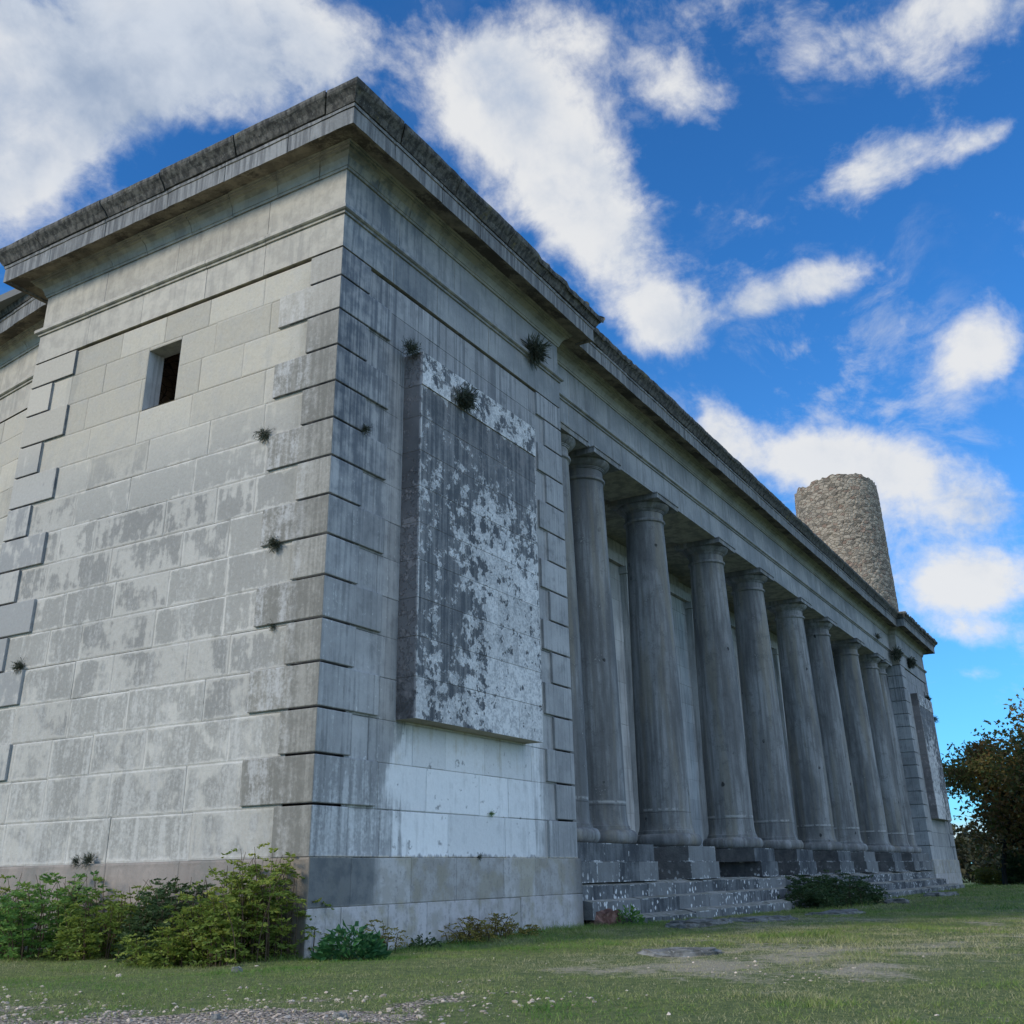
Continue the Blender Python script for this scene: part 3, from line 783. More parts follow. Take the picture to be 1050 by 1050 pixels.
# fascia of the architrave over the columns (front face down to the soffit)
mb = MB()
for i in range(10):
    xa = XC[i-1] if i else 8.2; xb = XC[i] if i < 9 else 48.4
    mb.box((xa+.004, .402, 11.335), (xb-.004, .7, 11.42), None)
mb.box((XC[-1], .402, 11.335), (48.4, .7, 11.42), None)
mb.build('architrave_edge', M['entab'], bld)
# --- blank tablets on the pavilions
def tablet(x0, x1, seed):
    rg = random.Random(seed); mb = MB()
    zs = [3.35, 4.03, 4.70, 5.36, 6.03, 6.70, 7.38, 8.06, 8.74, 9.37, 10.05]
    for i in range(len(zs)-1):
        cuts = [x0] + sorted([x0 + (x1-x0)*q for q in ((.34+rg.uniform(-.05, .05), .74+rg.uniform(-.05, .05)) if i % 2 == 0 else (.22+rg.uniform(-.05, .05), .62))]) + [x1]
        if i == 9: cuts = [x0, x0+(x1-x0)*.5, x1]
        for a, b_ in zip(cuts[:-1], cuts[1:]):
            e = .02 if i == 9 else 0
            mb.box((a+.003, -.35-e+rg.uniform(-.003, .003), zs[i]+.004), (b_-.003, .06, zs[i+1]-.004), rg.random())
    return mb.build('tablet', M['tablet'], bld, bevel=.012)
tablet(1.98, 6.25, 2); tablet(50.35, 54.62, 3)
# --- columns
def torus_pts(rc, zc, rr, rz, n=9):
    return [(rc+rr*math.cos(a), zc+rz*math.sin(a)) for a in [(-90+180*k/(n-1))*math.pi/180 for k in range(n)]]
SH = [(.755, 1.94), (.755, 1.985), (.735, 2.0), (.718, 2.06), (.706, 2.16), (.70, 2.30)]
for k in range(1, 19):
    t = k/18; SH.append((.70 - .13*(t**1.55) , 2.30 + (10.60-2.30)*t))
SH += [(.575, 10.615), (.60, 10.63), (.625, 10.645), (.632, 10.675), (.622, 10.71), (.595, 10.725), (.572, 10.735), (.572, 10.95)]
V, F = lathe(SH, 64); shaft = npmesh('column', np.array(V), np.array(F), M['column'], np.full(len(F), .5), bld, 'angle')
BS = [(.5, 1.585)] + torus_pts(.80, 1.745, .125, .155, 13) + [(.77, 1.905), (.77, 1.945), (.6, 1.95)]
V, F = lathe(BS, 64); cbase = npmesh('column_base', np.array(V), np.array(F), M['column'], np.full(len(F), .5), shaft, 'angle')
CP = [(.57, 10.94), (.60, 10.945), (.605, 10.97), (.625, 10.975), (.63, 11.0), (.65, 11.005), (.70, 11.05), (.75, 11.10), (.778, 11.14), (.778, 11.165), (.75, 11.185), (.4, 11.186)]
V, F = lathe(CP, 64); cap = npmesh('capital', np.array(V), np.array(F), M['column'], np.full(len(F), .5), shaft, 'angle')
mb = MB(); mb.box((-.81, -.81, 11.175), (.81, .81, 11.31), .5); mb.box((-.835, -.835, 11.312), (.835, .70, 11.345), .5)
aba = mb.build('abacus', M['column'], shaft, bevel=.008)
cols = [shaft]
for k, xc in enumerate(XC):
    if k == 0: o = shaft
    else:
        o = shaft.copy(); C.objects.link(o); o.parent = bld
        for ch in (cbase, cap, aba):
            c2 = ch.copy(); C.objects.link(c2); c2.parent = o
    o.location = (xc, 1.1, 0); o.rotation_euler = (0, 0, 0)
# --- plinths under the columns
def plinth(x0, x1, cut=0):
    mb = MB(); 
    n = max(1, round((x1-x0)/1.5)); 
    cs = [x0] + [x0 + (x1-x0)*(i+RNG.uniform(-.08, .08))/n for i in range(1, n)] + [x1]
    for a, b_ in zip(cs[:-1], cs[1:]): mb.box((a+.003, .13, 1.215), (b_-.003, 2.15, 1.585))
    n2 = n + (1 if x1-x0 > 2.5 else 0)
    lo, hi = x0-.05+cut, x1+.05
    cs = [lo] + [lo + (hi-lo)*(i+RNG.uniform(-.1, .1))/n2 for i in range(1, n2)] + [hi]
    for a, b_ in zip(cs[:-1], cs[1:]): mb.box((a+.003, .07, .80), (b_-.003, 2.2, 1.21))
    return mb.build('plinth', M['steps'], bld, bevel=.022)
plinth(8.3, 12.42)
for k in range(2, 8): plinth(XC[k]-.98, XC[k]+.98, .42 if k == 3 else 0)
plinth(43.75, 48.3)
# --- steps
def worn(mb, x0, x1, y0, y1, z0, z1, d):
    tn = RNG.random(); ym = y0+.30; zf = z1-d
    mb.quad([(x0, y0, z0), (x1, y0, z0), (x1, y0, zf), (x0, y0, zf)], tn)
    mb.quad([(x0, y0, zf), (x1, y0, zf), (x1, ym, z1), (x0, ym, z1)], tn)
    mb.quad([(x0, ym, z1), (x1, ym, z1), (x1, y1, z1), (x0, y1, z1)], tn)
    mb.poly([(x0, y1, z0), (x0, y0, z0), (x0, y0, zf), (x0, ym, z1), (x0, y1, z1)], tn)
    mb.poly([(x1, y0, z0), (x1, y1, z0), (x1, y1, z1), (x1, ym, z1), (x1, y0, zf)], tn)
def step_run(x0, x1, y0, y1, z0, z1, seed):
    rg = random.Random(seed); mb = MB(); x = x0
    while x < x1-.01:
        e = min(x1, x+rg.uniform(1.3, 2.4))
        if x1-e < .6: e = x1
        j = rg.uniform(-.012, .012)
        worn(mb, x+.004, e-.004, y0+j, y1, z0, z1+rg.uniform(-.012, .008), rg.uniform(.05, .075))
        x = e
    return mb.build('step', M['steps'], bld, weld=False)
step_run(8.32, 21.2, -.02, .5, .40, .80, 1)
step_run(8.32, 22.3, -.24, .2, .12, .50, 2)
step_run(9.30, 22.6, -.64, .0, -.5, .165, 3)
step_run(21.3, 48.4, .03, .5, .40, .77, 4)
step_run(27.2, 49.4, -.32, .2, .05, .43, 5)
step_run(26.6, 52.5, -.72, -.12, -.6, .10, 6)

# ------------------------------------------------------------------ round tower behind the building
TX, TY, TR = 66.9, 5.9, 3.22
tw = thing('ruined_tower', 'round ruined tower of tan rubble masonry rising behind the far end of the building', 'tower', (TX, TY, -.6))
nA, nZ = 120, 150; V = []; F = []
HT = 29.4
rg = np.random.RandomState(4)
topn = np.array([0.55*math.sin(2.1*a+.6)+.35*math.sin(5.3*a)+.2*math.sin(11*a+1) for a in np.linspace(0, 2*math.pi, nA, False)])
for j in range(nZ+1):
    for i in range(nA):
        a = 2*math.pi*i/nA; t = j/nZ
        dl = ((a - R(152) + math.pi) % (2*math.pi)) - math.pi
        h = HT + topn[i]*.20 + rg.uniform(-.10, .10)*(j == nZ) - .30*math.exp(-(dl/.30)**2)
        zz = h*t
        rr = TR*(1.045 - .06*t) + .015*rg.normal()
        if t > .96: rr -= (t-.96)*3.0*(.5+.5*math.sin(7*a))
        V.append((rr*math.cos(a) + .020*zz*0, rr*math.sin(a), zz))
for j in range(nZ):
    for i in range(nA):
        F.append((j*nA+i, j*nA+(i+1) % nA, (j+1)*nA+(i+1) % nA, (j+1)*nA+i))
# thickness of the broken wall head
b0 = len(V)
for i in range(nA):
    a = 2*math.pi*i/nA; q = V[nZ*nA+i]; V.append((q[0]*.66, q[1]*.66, q[2]-.15+rg.uniform(-.1, .1)))
for i in range(nA): F.append((nZ*nA+i, nZ*nA+(i+1) % nA, b0+(i+1) % nA, b0+i))
b1 = len(V)
for i in range(nA): q = V[b0+i]; V.append((q[0], q[1], q[2]-6))
for i in range(nA): F.append((b0+i, b0+(i+1) % nA, b1+(i+1) % nA, b1+i))
npmesh('masonry', np.array(V), np.array(F), M['rubble'], np.full(len(F), .5), tw)

# ------------------------------------------------------------------ plants
def leaves(P, N, L, W, rg, fold=.25):
    """diamond leaves: P base points, N directions (n,3), L lengths, W widths"""
    n = len(P); N = N/np.linalg.norm(N, axis=1)[:, None]
    ref = rg.normal(size=(n, 3)); s = np.cross(N, ref); s /= np.linalg.norm(s, axis=1)[:, None]
    up_ = np.cross(s, N)
    L = L[:, None]; W = W[:, None]
    mid = P + N*L*.45
    V = np.stack([P, mid + s*W*.5 + up_*W*fold, P + N*L - up_*W*fold*.6, mid - s*W*.5 + up_*W*fold], 1).reshape(-1, 3)
    F = (np.arange(n)[:, None]*4 + np.arange(4)[None, :])
    return V, F
def tube(path, r0_, r1_, n=5):
    V = []; F = []; k = len(path)
    for i, p in enumerate(path):
        d = np.array(path[min(i+1, k-1)]) - np.array(path[max(i-1, 0)]); d = d/(np.linalg.norm(d)+1e-9)
        a = np.cross(d, [0.3, .8, .5]); a /= np.linalg.norm(a); b_ = np.cross(d, a); r_ = r0_ + (r1_-r0_)*i/(k-1)
        for j in range(n):
            t = 2*math.pi*j/n; V.append(np.array(p) + a*r_*math.cos(t) + b_*r_*math.sin(t))
    for i in range(k-1):
        for j in range(n): F.append((i*n+j, i*n+(j+1) % n, (i+1)*n+(j+1) % n, (i+1)*n+j))
    return V, F
def merge(parts):
    V = []; F = []; o = 0
    for v, f in parts:
        V.append(np.asarray(v, float)); F.append(np.asarray(f, int)+o); o += len(v)
    return np.concatenate(V), np.concatenate(F)
def bush(name, label, cat, loc, size, height, n, mat, seed, leaflet=.06, pairs=6, spread=.5, group=None, frond=.32, dens=7, lean=(0, 0), tone=(0, 1), low=.06):
    """pinnate shrub: arching stems carrying leaves of paired leaflets"""
    rg = np.random.RandomState(seed); t = thing(name, label, cat, loc, group)
    tubes = []; LP = []; LN = []; LL = []; LW = []; TT = []
    for k in range(n):
        bx = rg.uniform(-.5, .5)*size[0]; by = rg.uniform(-.5, .5)*size[1]
        ex = 1 - min(1, (abs(bx)/(size[0]*.5))**2)*.45
        h = height*rg.uniform(.55, 1.0)*ex
        dirx = rg.normal()*spread + lean[0] + bx*.3; diry = rg.normal()*spread + lean[1]
        pth = []
        for i in range(6):
            q = i/5; pth.append((bx + dirx*q*q*h*.5, by + diry*q*q*h*.5, h*q*(1-.10*q) - .04))
        tubes.append(tube(pth, .010, .003))
        st = rg.random()
        for f in range(dens):
            q = low + (1-low)*(f+rg.random())/dens; q = min(q, .999); i = int(q*5); fr = q*5-i
            p0 = np.array(pth[i])*(1-fr) + np.array(pth[i+1])*fr
            az = rg.uniform(0, 2*math.pi); el = rg.uniform(.1, .9)
            dv = np.array([math.cos(az)*math.cos(el), math.sin(az)*math.cos(el), math.sin(el)])
            L = frond*rg.uniform(.6, 1.1)*(.6+.4*(1-q)) + .05
            sd_ = np.cross(dv, [0, 0, 1]); sd_ /= np.linalg.norm(sd_)+1e-9
            ft = rg.uniform(-.22, .22)
            for s in range(pairs+1):
                u_ = .2 + .8*s/pairs
                pp = p0 + dv*L*u_ + np.array([0, 0, -1])*L*.45*u_*u_
                for sg in ((-1, 1) if s < pairs else (0,)):
                    LP.append(pp); LN.append(sd_*sg*1.0 + dv*.5 + rg.normal(size=3)*.25 + np.array([0, 0, -.15]))
                    LL.append(leaflet*rg.uniform(.7, 1.2)); LW.append(leaflet*rg.uniform(.32, .48))
                    TT.append(np.clip(tone[0] + (tone[1]-tone[0])*(.25 + .45*st + ft + rg.uniform(-.15, .2) + .15*q), 0, 1))
    V, F = leaves(np.array(LP), np.array(LN), np.array(LL), np.array(LW), rg)
    npmesh('foliage', V, F, mat, TT, t)
    V, F = merge(tubes); npmesh('stem', V, F, M['twig'], None, t)
    return t
GB = 'shrubs at the foot of the end wall'
def gl(x, y, dz=0): return (x, y, float(ground_z(np.array(x), np.array(y)))+dz)
bush('shrub', 'broad dark green shrub with a pointed shoot, biggest along the end wall', 'shrub', gl(-.60, 4.45), (2.5, 1.2), 1.45, 105, M['leaf_green'], 1, .085, 6, .35, GB)
bush('shrub', 'yellow-green shrub cut by the left photo edge at the end wall foot', 'shrub', gl(-.65, 6.4), (2.4, 1.1), 1.32, 95, M['leaf_olive'], 2, .08, 6, .35, GB, tone=(0, .7))
bush('shrub', 'mid-height shrub turning yellow at its base, right of the tall pointed green shrub', 'shrub', gl(-.7, 2.95), (1.2, 1.0), 1.22, 60, M['leaf_olive'], 3, .08, 6, .3, GB, tone=(-.1, .65))
bush('shrub', 'rounded deep green shrub between the yellowing shrub and the olive one at the corner', 'shrub', gl(-.45, 2.0), (1.3, .9), 1.25, 74, M['leaf_dark'], 4, .085, 6, .35, GB, tone=(.2, 1.2))
bush('shrub', 'tall olive-green conical shrub close to the corner of the building', 'shrub', gl(-.6, .45), (1.4, 1.1), 1.66, 100, M['leaf_olive'], 5, .08, 7, .28, GB, tone=(-.05, .8))
bush('sapling_shoot', 'single upright leafy shoot rising above the broad dark green shrub', 'shoot', gl(-.45, 4.35), (.12, .12), 2.0, 4, M['leaf_green'], 15, .075, 6, .08, None, .26, 11)
bush('shrub', 'spreading low olive shrub at the left foot of the tall conical one', 'shrub', gl(-.95, 1.3), (1.3, .7), .66, 46, M['leaf_olive'], 16, .075, 6, .6, GB, tone=(-.05, .7))
# broad-leaved plant at the corner
def broad(name, label, cat, loc, size, height, n, mat, seed, L=.14, W=.07, group=None, flat=.5):
    rg = np.random.RandomState(seed); t = thing(name, label, cat, loc, group)
    az = rg.uniform(0, 2*math.pi, n); rr = np.sqrt(rg.uniform(0, 1, n)); zz = rg.uniform(.1, 1, n)*np.sqrt(np.clip(1-rr**2, .05, 1))
    P = np.stack([rr*np.cos(az)*size[0]*.5, rr*np.sin(az)*size[1]*.5, zz*height], 1)
    N = np.stack([np.cos(az)*rg.uniform(.3, 1, n), np.sin(az)*rg.uniform(.3, 1, n), rg.uniform(-.2, .9, n)*flat], 1) + rg.normal(size=(n, 3))*.3
    V, F = leaves(P, N, L*rg.uniform(.6, 1.2, n), W*rg.uniform(.7, 1.2, n), rg, .18)
    npmesh('foliage', V, F, mat, np.clip(rg.uniform(.1, .9, n)*.7 + zz*.3, 0, 1), t)
    tb = []
    for k in range(max(3, n//60)):
        q = P[rg.randint(n)]; tb.append(tube([(0, 0, -.03), (q[0]*.6, q[1]*.6, q[2]*.6), tuple(q)], .007, .003))
    V, F = merge(tb); npmesh('stem', V, F, M['twig'], None, t)
    return t
broad('leafy_plant', 'low plant with broad bright green leaves at the very corner of the building', 'plant', gl(-.05, -.85), (1.0, .75), .42, 420, M['leaf_broad'], 6)
bush('sapling', 'thin see-through sapling with sparse yellow-brown leaves against the dark corner base', 'sapling', gl(1.05, -.40), (.85, .3), .62, 9, M['leaf_autumn'], 7, .055, 5, .5, None, .22, 5, tone=(.1, .9), low=.35)
broad('leafy_plant', 'small dark weed in the grass between the sapling and the brown shrub', 'plant', gl(2.35, -.35), (.6, .35), .2, 150, M['leaf_dark'], 41, .08, .03)
bush('shrub', 'low spreading shrub of brown and yellow leaves under the stone tablet', 'shrub', gl(4.05, -.42), (2.0, .5), .50, 34, M['leaf_autumn'], 8, .055, 5, .7, None, .22, 6, tone=(0, 1))
broad('leafy_plant', 'small green weed growing at the left end of the lowest step', 'plant', gl(9.25, -.55), (1.0, .5), .34, 260, M['leaf_green'], 9, .10, .05)
bush('shrub', 'dense dark green bramble spilling over the gap between the two flights of steps', 'shrub', (24.0, -.75, -.2), (6.4, 1.9), 1.25, 110, M['leaf_dark'], 10, .13, 5, .6, None, .45, 8, tone=(.1, 1.1))
broad('leafy_plant', 'small plant on the lower steps before the far columns', 'plant', gl(30.0, -.9), (1.6, .6), .4, 160, M['leaf_dark'], 12, .14, .06)

# tufts growing out of the masonry
def tuft(label, loc, out, r_, n, seed, group='weeds rooted in the masonry', mat='wall_weed', droop=.35):
    rg = np.random.RandomState(seed); out = np.array(out, float); n = int(n*2.2)
    r_ = r_*.78; t = thing('wall_weed', label, 'weed', loc, group)
    r_ = r_*(.72 if loc[0] > 40 else 1)
    side = rg.normal(size=3)*.55; P = rg.normal(size=(n, 3))*r_*np.array([.20, .16, .13]); P -= out*np.clip(P@out, None, 0)[:, None]
    N = rg.normal(size=(n, 3))*.8 + out*.7 + np.array([0, 0, rg.uniform(-.5, .5)*.5 - .05])
    N += side*rg.uniform(0, 1, n)[:, None] + np.array([0, 0, -1.0])*(rg.random(n) < .35)[:, None]*.8
    N /= np.linalg.norm(N, axis=1)[:, None]
    L = r_*rg.uniform(.35, 1.05, n); W = np.clip(r_*.045, .005, .022)*rg.uniform(.6, 1.2, n)
    V, F = leaves(P, N, L, W, rg, .1)
    V2, F2 = leaves(P[:n//2] + N[:n//2]*L[:n//2, None]*.6, N[:n//2] + rg.normal(size=(n//2, 3))*.7, L[:n//2]*.5, W[:n//2]*1.6, rg, .1)
    V, F = merge([(V, F), (V2, F2)])
    npmesh('foliage', V, F, M[mat], rg.uniform(0, 1, len(F)), t)
    V, F = merge([tube([tuple(-out*.03), tuple(out*r_*.2), tuple(out*r_*.45 + np.array([0, 0, r_*.1]))], .012, .004)])
    npmesh('stem', V, F, M['twig'], None, t)
tuft('dark tuft at the left end of a quoin joint, right below the small window', (0.03, 1.55, 8.10), (-1, 0, .1), .26, 130, 1)
tuft('dark tuft on the end wall halfway up, left of the corner quoins', (0.03, 1.10, 6.06), (-1, 0, .1), .25, 130, 2)
tuft('little weed in a quoin joint, lowest of those by the corner on the end wall', (0.03, 1.02, 4.66), (-1, 0, 0), .14, 60, 3)
tuft('dark tuft beside the left quoins at the edge of the photo', (0.04, 7.30, 4.76), (-1, 0, 0), .24, 110, 4)
tuft('straggling dark weed along the top ledge of the base course above the shrubs', (-.04, 4.55, 1.30), (-1, 0, .5), .2, 110, 5)
tuft('second straggling weed along the base ledge, nearer the pointed shoot', (-.04, 4.85, 1.30), (-1, 0, .5), .16, 80, 6)
tuft('small dark weed growing from a quoin joint left of the tablet', (.78, -.01, 8.09), (0, -1, .1), .18, 90, 7)
tuft('large round black tuft hanging on the upper part of the tablet', (3.32, -.37, 9.66), (0, -1, -.1), .44, 420, 8)
tuft('dark weed on the top left corner of the tablet', (1.85, -.18, 10.07), (0, -.4, 1), .30, 160, 9)
tuft('wide dark weed on the ledge under the near pavilion cornice', (6.75, -.08, 12.30), (0, -.7, .8), .55, 360, 10)
tuft('tiny green sprout on the washed white stones under the tablet', (4.88, .03, 2.02), (0, -1, .2), .12, 40, 11, mat='leaf_green')
tuft('tiny dark sprout on the base ledge below the washed white stones', (4.34, -.05, 1.285), (0, -1, .4), .11, 40, 12)
tuft('small weed at the foot of the frieze close to the far pavilion', (44.6, .3, 12.3), (0, -1, .4), .45, 120, 13)
tuft('round dark bush hanging at the inner corner of the far pavilion entablature', (47.9, .1, 11.95), (0, -1, .2), .85, 360, 14)
tuft('big dark growth under the cornice of the far pavilion', (51.0, -.05, 11.9), (0, -1, 0), .8, 320, 15)
tuft('dark growth at the upper right of the far tablet', (54.9, -.02, 10.3), (0, -1, 0), .6, 200, 17)
tuft('twiggy weed sticking out from the far edge of the far pavilion', (56.6, .0, 9.3), (.9, -.4, .1), .6, 120, 19)

# ------------------------------------------------------------------ trees
def tree(name, label, cat, loc, H, crown_r, mat, seed, nl=9000, lsz=.22, trunk=.22, group=None, crown_lo=.25, gaps=.55):
    rg = np.random.RandomState(seed); t = thing(name, label, cat, loc, group)
    tubes = []; tips = []
    def grow(p, d, L, r_, lv):
        pth = [p]; q = np.array(p, float); dd = np.array(d, float)
        for i in range(5):
            dd = dd + rg.normal(size=3)*.14 + np.array([0, 0, .05]); dd /= np.linalg.norm(dd)
            q = q + dd*L/5; pth.append(tuple(q))
        tubes.append(tube(pth, r_, r_*.55, 6 if lv < 2 else 4))
        if lv >= 3: tips.append((q, L)); return
        for i in range(rg.randint(3, 5) if lv else rg.randint(5, 8)):
            f = rg.uniform(crown_lo if lv == 0 else .35, 1.0); j = min(4, int(f*5)); fr = f*5-j
            s = np.array(pth[j])*(1-fr) + np.array(pth[j+1])*fr
            nd = dd*.5 + rg.normal(size=3)*.62; nd[2] = abs(nd[2])*.6 + .1; nd /= np.linalg.norm(nd)
            grow(tuple(s), nd, L*rg.uniform(.45, .68), r_*.5, lv+1)
        tips.append((q, L*.6))
    grow((0, 0, -.2), (rg.normal()*.05, rg.normal()*.05, 1), H*.62, trunk, 0)
    tp = np.array([q for q, _ in tips]); 
    pc = np.percentile(np.abs(tp), 92, axis=0)
    sc_ = np.array([crown_r/max(1e-6, pc[0]), crown_r/max(1e-6, pc[1]), H/max(1e-6, tp[:, 2].max())])
    keep = rg.random(len(tp)) < (1-gaps*.3)
    ctr = tp[keep]
    idx = rg.randint(len(ctr), size=nl); cs = rg.uniform(.25, .62, len(ctr))*crown_r*.34
    P = ctr[idx] + np.clip(rg.normal(size=(nl, 3)), -1.5, 1.5)*cs[idx][:, None]*np.array([1, 1, .8])
    N = rg.normal(size=(nl, 3)) + np.array([0, 0, -.3])
    ct = rg.uniform(0, 1, len(ctr))
    V, F = leaves(P, N, lsz*rg.uniform(.6, 1.3, nl), lsz*.62*rg.uniform(.6, 1.2, nl), rg, .2)
    V = V*sc_
    npmesh('crown', V, F, mat, np.clip(ct[idx]*.6 + rg.uniform(0, .45, nl), 0, 1), t)
    V, F = merge(tubes); npmesh('trunk', V*sc_, F, M['bark'], None, t, True)
    return t
def tz(x, y): return (x, y, float(gz(np.array(x), np.array(y))))
GT = 'trees beyond the far end of the building'
tree('tree', 'tall brown-leaved autumn tree at the right edge, nearest the camera', 'tree', tz(69.5, -4.3), 12.7, 6.6, M['leaf_tree'], 3, 19000, .28, .30, GT, .2)
tree('tree', 'smaller brown and green tree close beside the far end of the building', 'tree', tz(72, -.5), 9.9, 4.3, M['leaf_tree'], 5, 13000, .27, .16, GT, .25)
tree('tree', 'dark green tree standing low behind the autumn trees at the right edge', 'tree', tz(80, -5.2), 8.2, 5.0, M['leaf_tree_green'], 7, 14000, .36, .2, GT, .12)
bush('shrub', 'golden yellow bush at the foot of the trees beyond the building', 'shrub', tz(75, 0.6), (3.0, 2.0), 1.5, 40, M['leaf_yellow'], 31, .22, 4, .4, None, .6, 6)
bush('shrub', 'dark undergrowth in front of the trunks at the right edge', 'shrub', tz(74, -4.2), (3.5, 7.0), 3.4, 170, M['leaf_tree_green'], 32, .28, 4, .4, None, .9, 9)
# distant wood: one mass
rg = np.random.RandomState(77); n = 42000
az = rg.uniform(R(60), R(118), n); rr = rg.uniform(150, 210, n)
X = np.sin(az)*rr; Y = np.cos(az)*rr
topz = 3.0 + 4.5*fbm(X, Y, .05, 40) + 2.5*fbm(X, Y, .2, 41)
Zp = gz(X, Y) + topz*np.sqrt(rg.random(n))
V, F = leaves(np.stack([X, Y, Zp], 1), rg.normal(size=(n, 3)), rg.uniform(.7, 1.5, n), rg.uniform(.5, 1.0, n), rg, .2)
o = npmesh('woodland', V, F, M['wood'], np.clip(fbm(X, Y, .12, 44)*1.2-.1+rg.uniform(-.15, .15, n), 0, 1))
tag(o, 'distant low wood behind the trees at the right edge', 'woodland', None, 'stuff')

# ------------------------------------------------------------------ grass, gravel, stones
rg = np.random.RandomState(5)
def inview(x, y, z=0.0, mar=60):
    v = np.stack([x-CAM[0], y-CAM[1], np.zeros_like(x)+z-CAM[2]], -1)
    d = v@fw; px = 525 + FPX*(v@rt)/np.maximum(d, .01)
    return (d > .5) & (px > -mar-200) & (px < 1050+mar+200)
def blocked(x, y):
    inside = ((x > -.06) & (x < 8.3) & (y > -.06)) | ((x >= 8.3) & (x < 48) & (y > -.5)) | ((x >= 48) & (x < 56.7) & (y > -.06))
    return inside
def blades(n, box, hmin, hmax, wmul, seed):
    rg = np.random.RandomState(seed)
    x = rg.uniform(box[0], box[1], n); y = rg.uniform(box[2], box[3], n)
    k = inview(x, y) & ~blocked(x, y)
    gw = gravel_w(x, y); cl = fbm(x, y, 2.2, 60); dw = dry_w(x, y)
    k &= rg.random(n) > np.clip(gw*1.4-.25, 0, 1)
    k &= rg.random(n) < np.clip(.25 + 1.3*(cl-.25), .1, 1)*(1-.55*dw)
    x, y, cl, dw = x[k], y[k], cl[k], dw[k]; n = len(x)
    wall = np.maximum(sstep(-1.1, -.1, y)*sstep(-1, 1, x)*sstep(70, 8, x), sstep(-1.2, -.3, x)*sstep(-1, 0, y))
    tuf = sstep(.58, .70, fbm(x, y, 1.3, 71))
    h = rg.uniform(hmin, hmax, n)*(.6+.8*cl)*(1+1.8*wall*(x > 0)+ .9*wall*(x <= 0) + 1.5*tuf)*(1-.35*dw)
    a = rg.uniform(0, 2*math.pi, n); w_ = rg.uniform(.6, 1.4, n)*wmul
    lx = rg.normal(size=n)*1.0*h; ly = rg.normal(size=n)*1.0*h
    z = ground_z(x, y)
    B0 = np.stack([x-np.cos(a)*w_, y-np.sin(a)*w_, z-.008], 1); B1 = np.stack([x+np.cos(a)*w_, y+np.sin(a)*w_, z-.008], 1)
    T = np.stack([x+lx, y+ly, z+h], 1)
    V = np.stack([B0, B1, T], 1).reshape(-1, 3); F = np.arange(3*n).reshape(-1, 3)
    pt = fbm(x, y, .8, 91)
    tone = np.clip(.12 + dw*.8 + (pt-.5)*.9 + (fbm(x, y, 4.5, 95)-.5)*.5 + rg.uniform(0, .42, n) - wall*.3 - tuf*.15, 0, 1)
    return V, F, tone
A = [blades(430000, (-9, 3, -14, 9.5), .010, .034, .004, 1), blades(240000, (3, 20, -14, 0), .014, .045, .006, 2),
     blades(120000, (18, 60, -24, 0), .02, .07, .014, 3)]
Vs, Fs = merge([(v, f) for v, f, t in A]); T = np.concatenate([t for v, f, t in A])
o = npmesh('grass', Vs, Fs, M['blade'], T); tag(o, 'short worn grass with dry patches over the whole forecourt', 'grass', None, 'stuff')
# pebbles
ico = bmesh.new(); bmesh.ops.create_icosphere(ico, subdivisions=1, radius=1); ico.verts.ensure_lookup_table()
IV = np.array([v.co[:] for v in ico.verts]); IF = np.array([[v.index for v in f.verts] for f in ico.faces]); ico.free()
def pebbles(n, box, smin, smax, seed, thr):
    rg = np.random.RandomState(seed)
    x = rg.uniform(box[0], box[1], n); y = rg.uniform(box[2], box[3], n)
    k = inview(x, y, 0, -120) & ~blocked(x, y); gw = gravel_w(x, y); k &= rg.random(n) < thr(gw)
    x, y = x[k], y[k]; n = len(x)
    s = smin + (smax-smin)*rg.random(n)**3
    V = IV[None]*(1+.28*rg.normal(size=(n, len(IV), 1)))*s[:, None, None]*np.stack([rg.uniform(.7, 1.3, n), rg.uniform(.7, 1.3, n), rg.uniform(.35, .7, n)], 1)[:, None, :]
    a = rg.uniform(0, 6.28, n); ca, sa = np.cos(a)[:, None], np.sin(a)[:, None]
    X = V[..., 0]*ca - V[..., 1]*sa + x[:, None]; Y = V[..., 0]*sa + V[..., 1]*ca + y[:, None]; Zz = V[..., 2] + (ground_z(x, y)+s*.15)[:, None]
    F = (IF[None] + (np.arange(n)*len(IV))[:, None, None]).reshape(-1, 3)
    return np.stack([X, Y, Zz], -1).reshape(-1, 3), F, np.repeat(rg.random(n), len(IF))
A = [pebbles(34000, (-9, 1, -9, 7), .005, .026, 1, lambda g: np.clip(g*1.15, 0, 1)), pebbles(1300, (-9, 9, -14, 5), .007, .022, 2, lambda g: .28+g*.3)]
Vs, Fs = merge([(v, f) for v, f, t in A]); T = np.concatenate([t*.7+.3*(i == 1) for i, (v, f, t) in enumerate(A)])
o = npmesh('gravel', Vs, Fs, M['pebble'], T); tag(o, 'pale pinkish gravel of the track and loose pebbles in the grass', 'gravel', None, 'stuff')
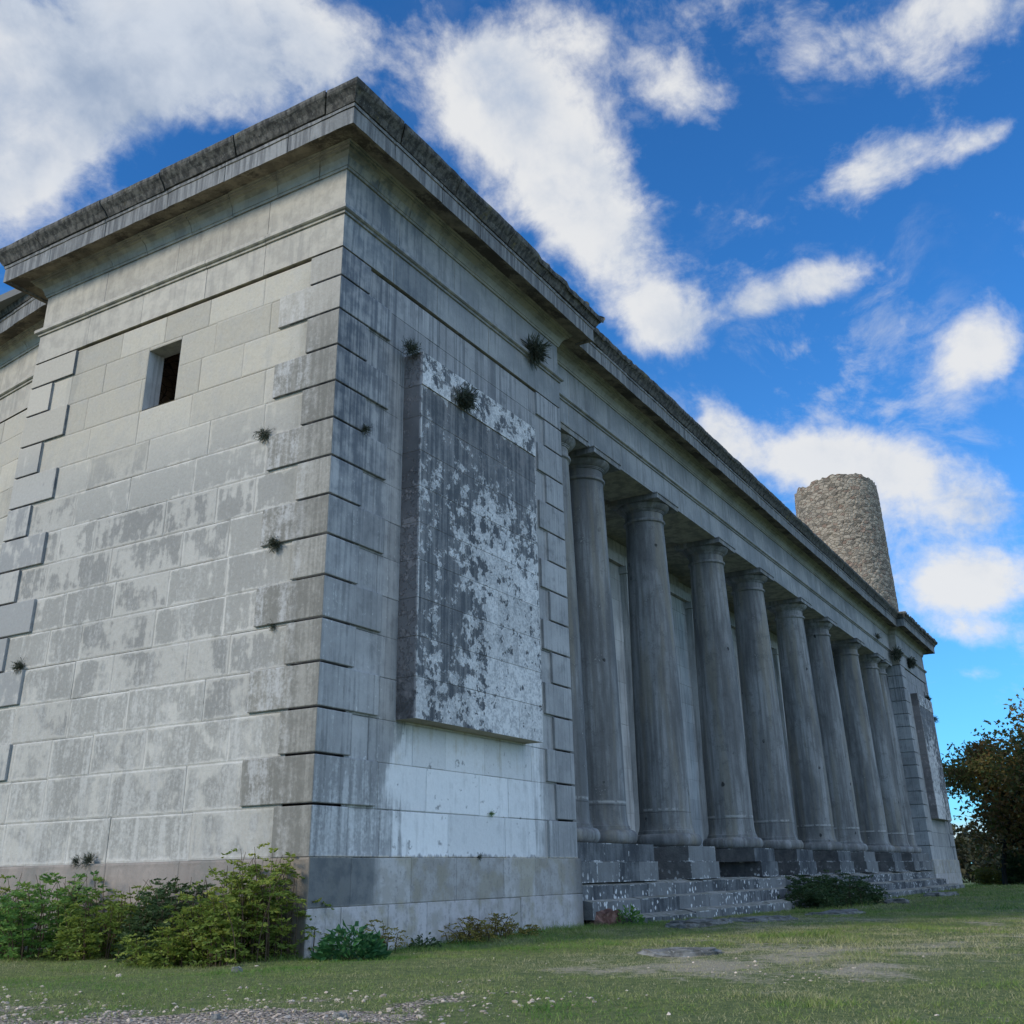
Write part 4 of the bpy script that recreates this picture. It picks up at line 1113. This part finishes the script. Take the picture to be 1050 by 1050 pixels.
# single stones and slabs lying in the grass
def rock(name, label, cat, x, y, sx, sy, sz, rot, mat, seed, group=None, sub=2, sink=.42):
    rg = np.random.RandomState(seed); bm = bmesh.new(); bmesh.ops.create_cube(bm, size=1)
    bmesh.ops.subdivide_edges(bm, edges=bm.edges[:], cuts=5, use_grid_fill=True)
    for v in bm.verts:
        c = v.co; q = 1.0 - .16*(abs(c.x*2)**4*abs(c.y*2)**4) - .12*(max(abs(c.x), abs(c.y))*2)**6*(c.z > .3)
        nz = .06*math.sin(c.x*7+seed)+.06*math.sin(c.y*9+seed*2)
        v.co = Vector((c.x*q*sx*(1+nz), c.y*q*sy*(1+nz*1.5), (c.z+nz*.8)*sz + rg.normal()*.012*min(1, sz*4)))
        v.co += Vector(rg.normal(size=3))*.010*min(sx, 1)
    me = bpy.data.meshes.new(name); bm.to_mesh(me); bm.free(); me.materials.append(mat)
    at = me.attributes.new('tone', 'FLOAT', 'FACE'); at.data.foreach_set('value', np.full(len(me.polygons), .6, 'f'))
    o = bpy.data.objects.new(name, me); C.objects.link(o)
    o.location = (x, y, float(ground_z(np.array(x), np.array(y))) + sz*(.5-sink)); o.rotation_euler = (0, 0, rot)
    return tag(o, label, cat, group)
GS = 'flat stone slabs in the grass'
rock('stone_slab', 'flat grey slab lying alone in the grass, nearest of the slabs', 'slab', 2.05, -4.62, .58, 1.05, .10, R(38), M['slab'], 1, GS)
rock('stone_slab', 'flat slab right at the foot of the near flight of steps', 'slab', 9.0, -2.2, 1.6, .75, .13, R(-16), M['slab'], 2, GS)
rock('stone_slab', 'pale flat slab to the right of the slab at the foot of the near steps', 'slab', 11.6, -2.55, 1.7, .9, .13, R(-22), M['slab'], 3, GS)
rock('stone_slab', 'flat slab just in front of the bramble', 'slab', 16.6, -2.9, 2.3, .95, .14, R(-6), M['slab'], 4, GS)
rock('stone_slab', 'small pale slab beyond the bramble near the far steps', 'slab', 27.5, -2.2, 1.6, .8, .2, R(10), M['slab'], 5, GS)
rock('stone_slab', 'farthest small slab in the grass by the far steps', 'slab', 36.0, -2.2, 2.0, .9, .2, R(-10), M['slab'], 6, GS)
rock('rubble_stone', 'reddish crumbling stone under the left end of the steps', 'stone', 8.85, -.20, .9, .6, .5, R(3), M['redrub'], 7, None, sink=.45)
rock('stone', 'grey fist-sized stone at the edge of the gravel, left of centre', 'stone', -5.05, -3.55, .085, .07, .06, .4, M['slab'], 8, 'loose stones')
rock('stone', 'larger grey stone lying in the gravel near the bottom edge', 'stone', -4.75, -4.55, .15, .09, .07, 1.0, M['slab'], 9, 'loose stones')
rock('stone', 'grey stone alone in the grass below the olive shrub', 'stone', -2.0, -.75, .12, .10, .09, .2, M['slab'], 10, 'loose stones')
rock('stone', 'white stone in the grass below the conical shrub, nearest the gravel', 'stone', -2.75, .35, .09, .06, .045, .9, M['pebble'], 11, 'loose stones')
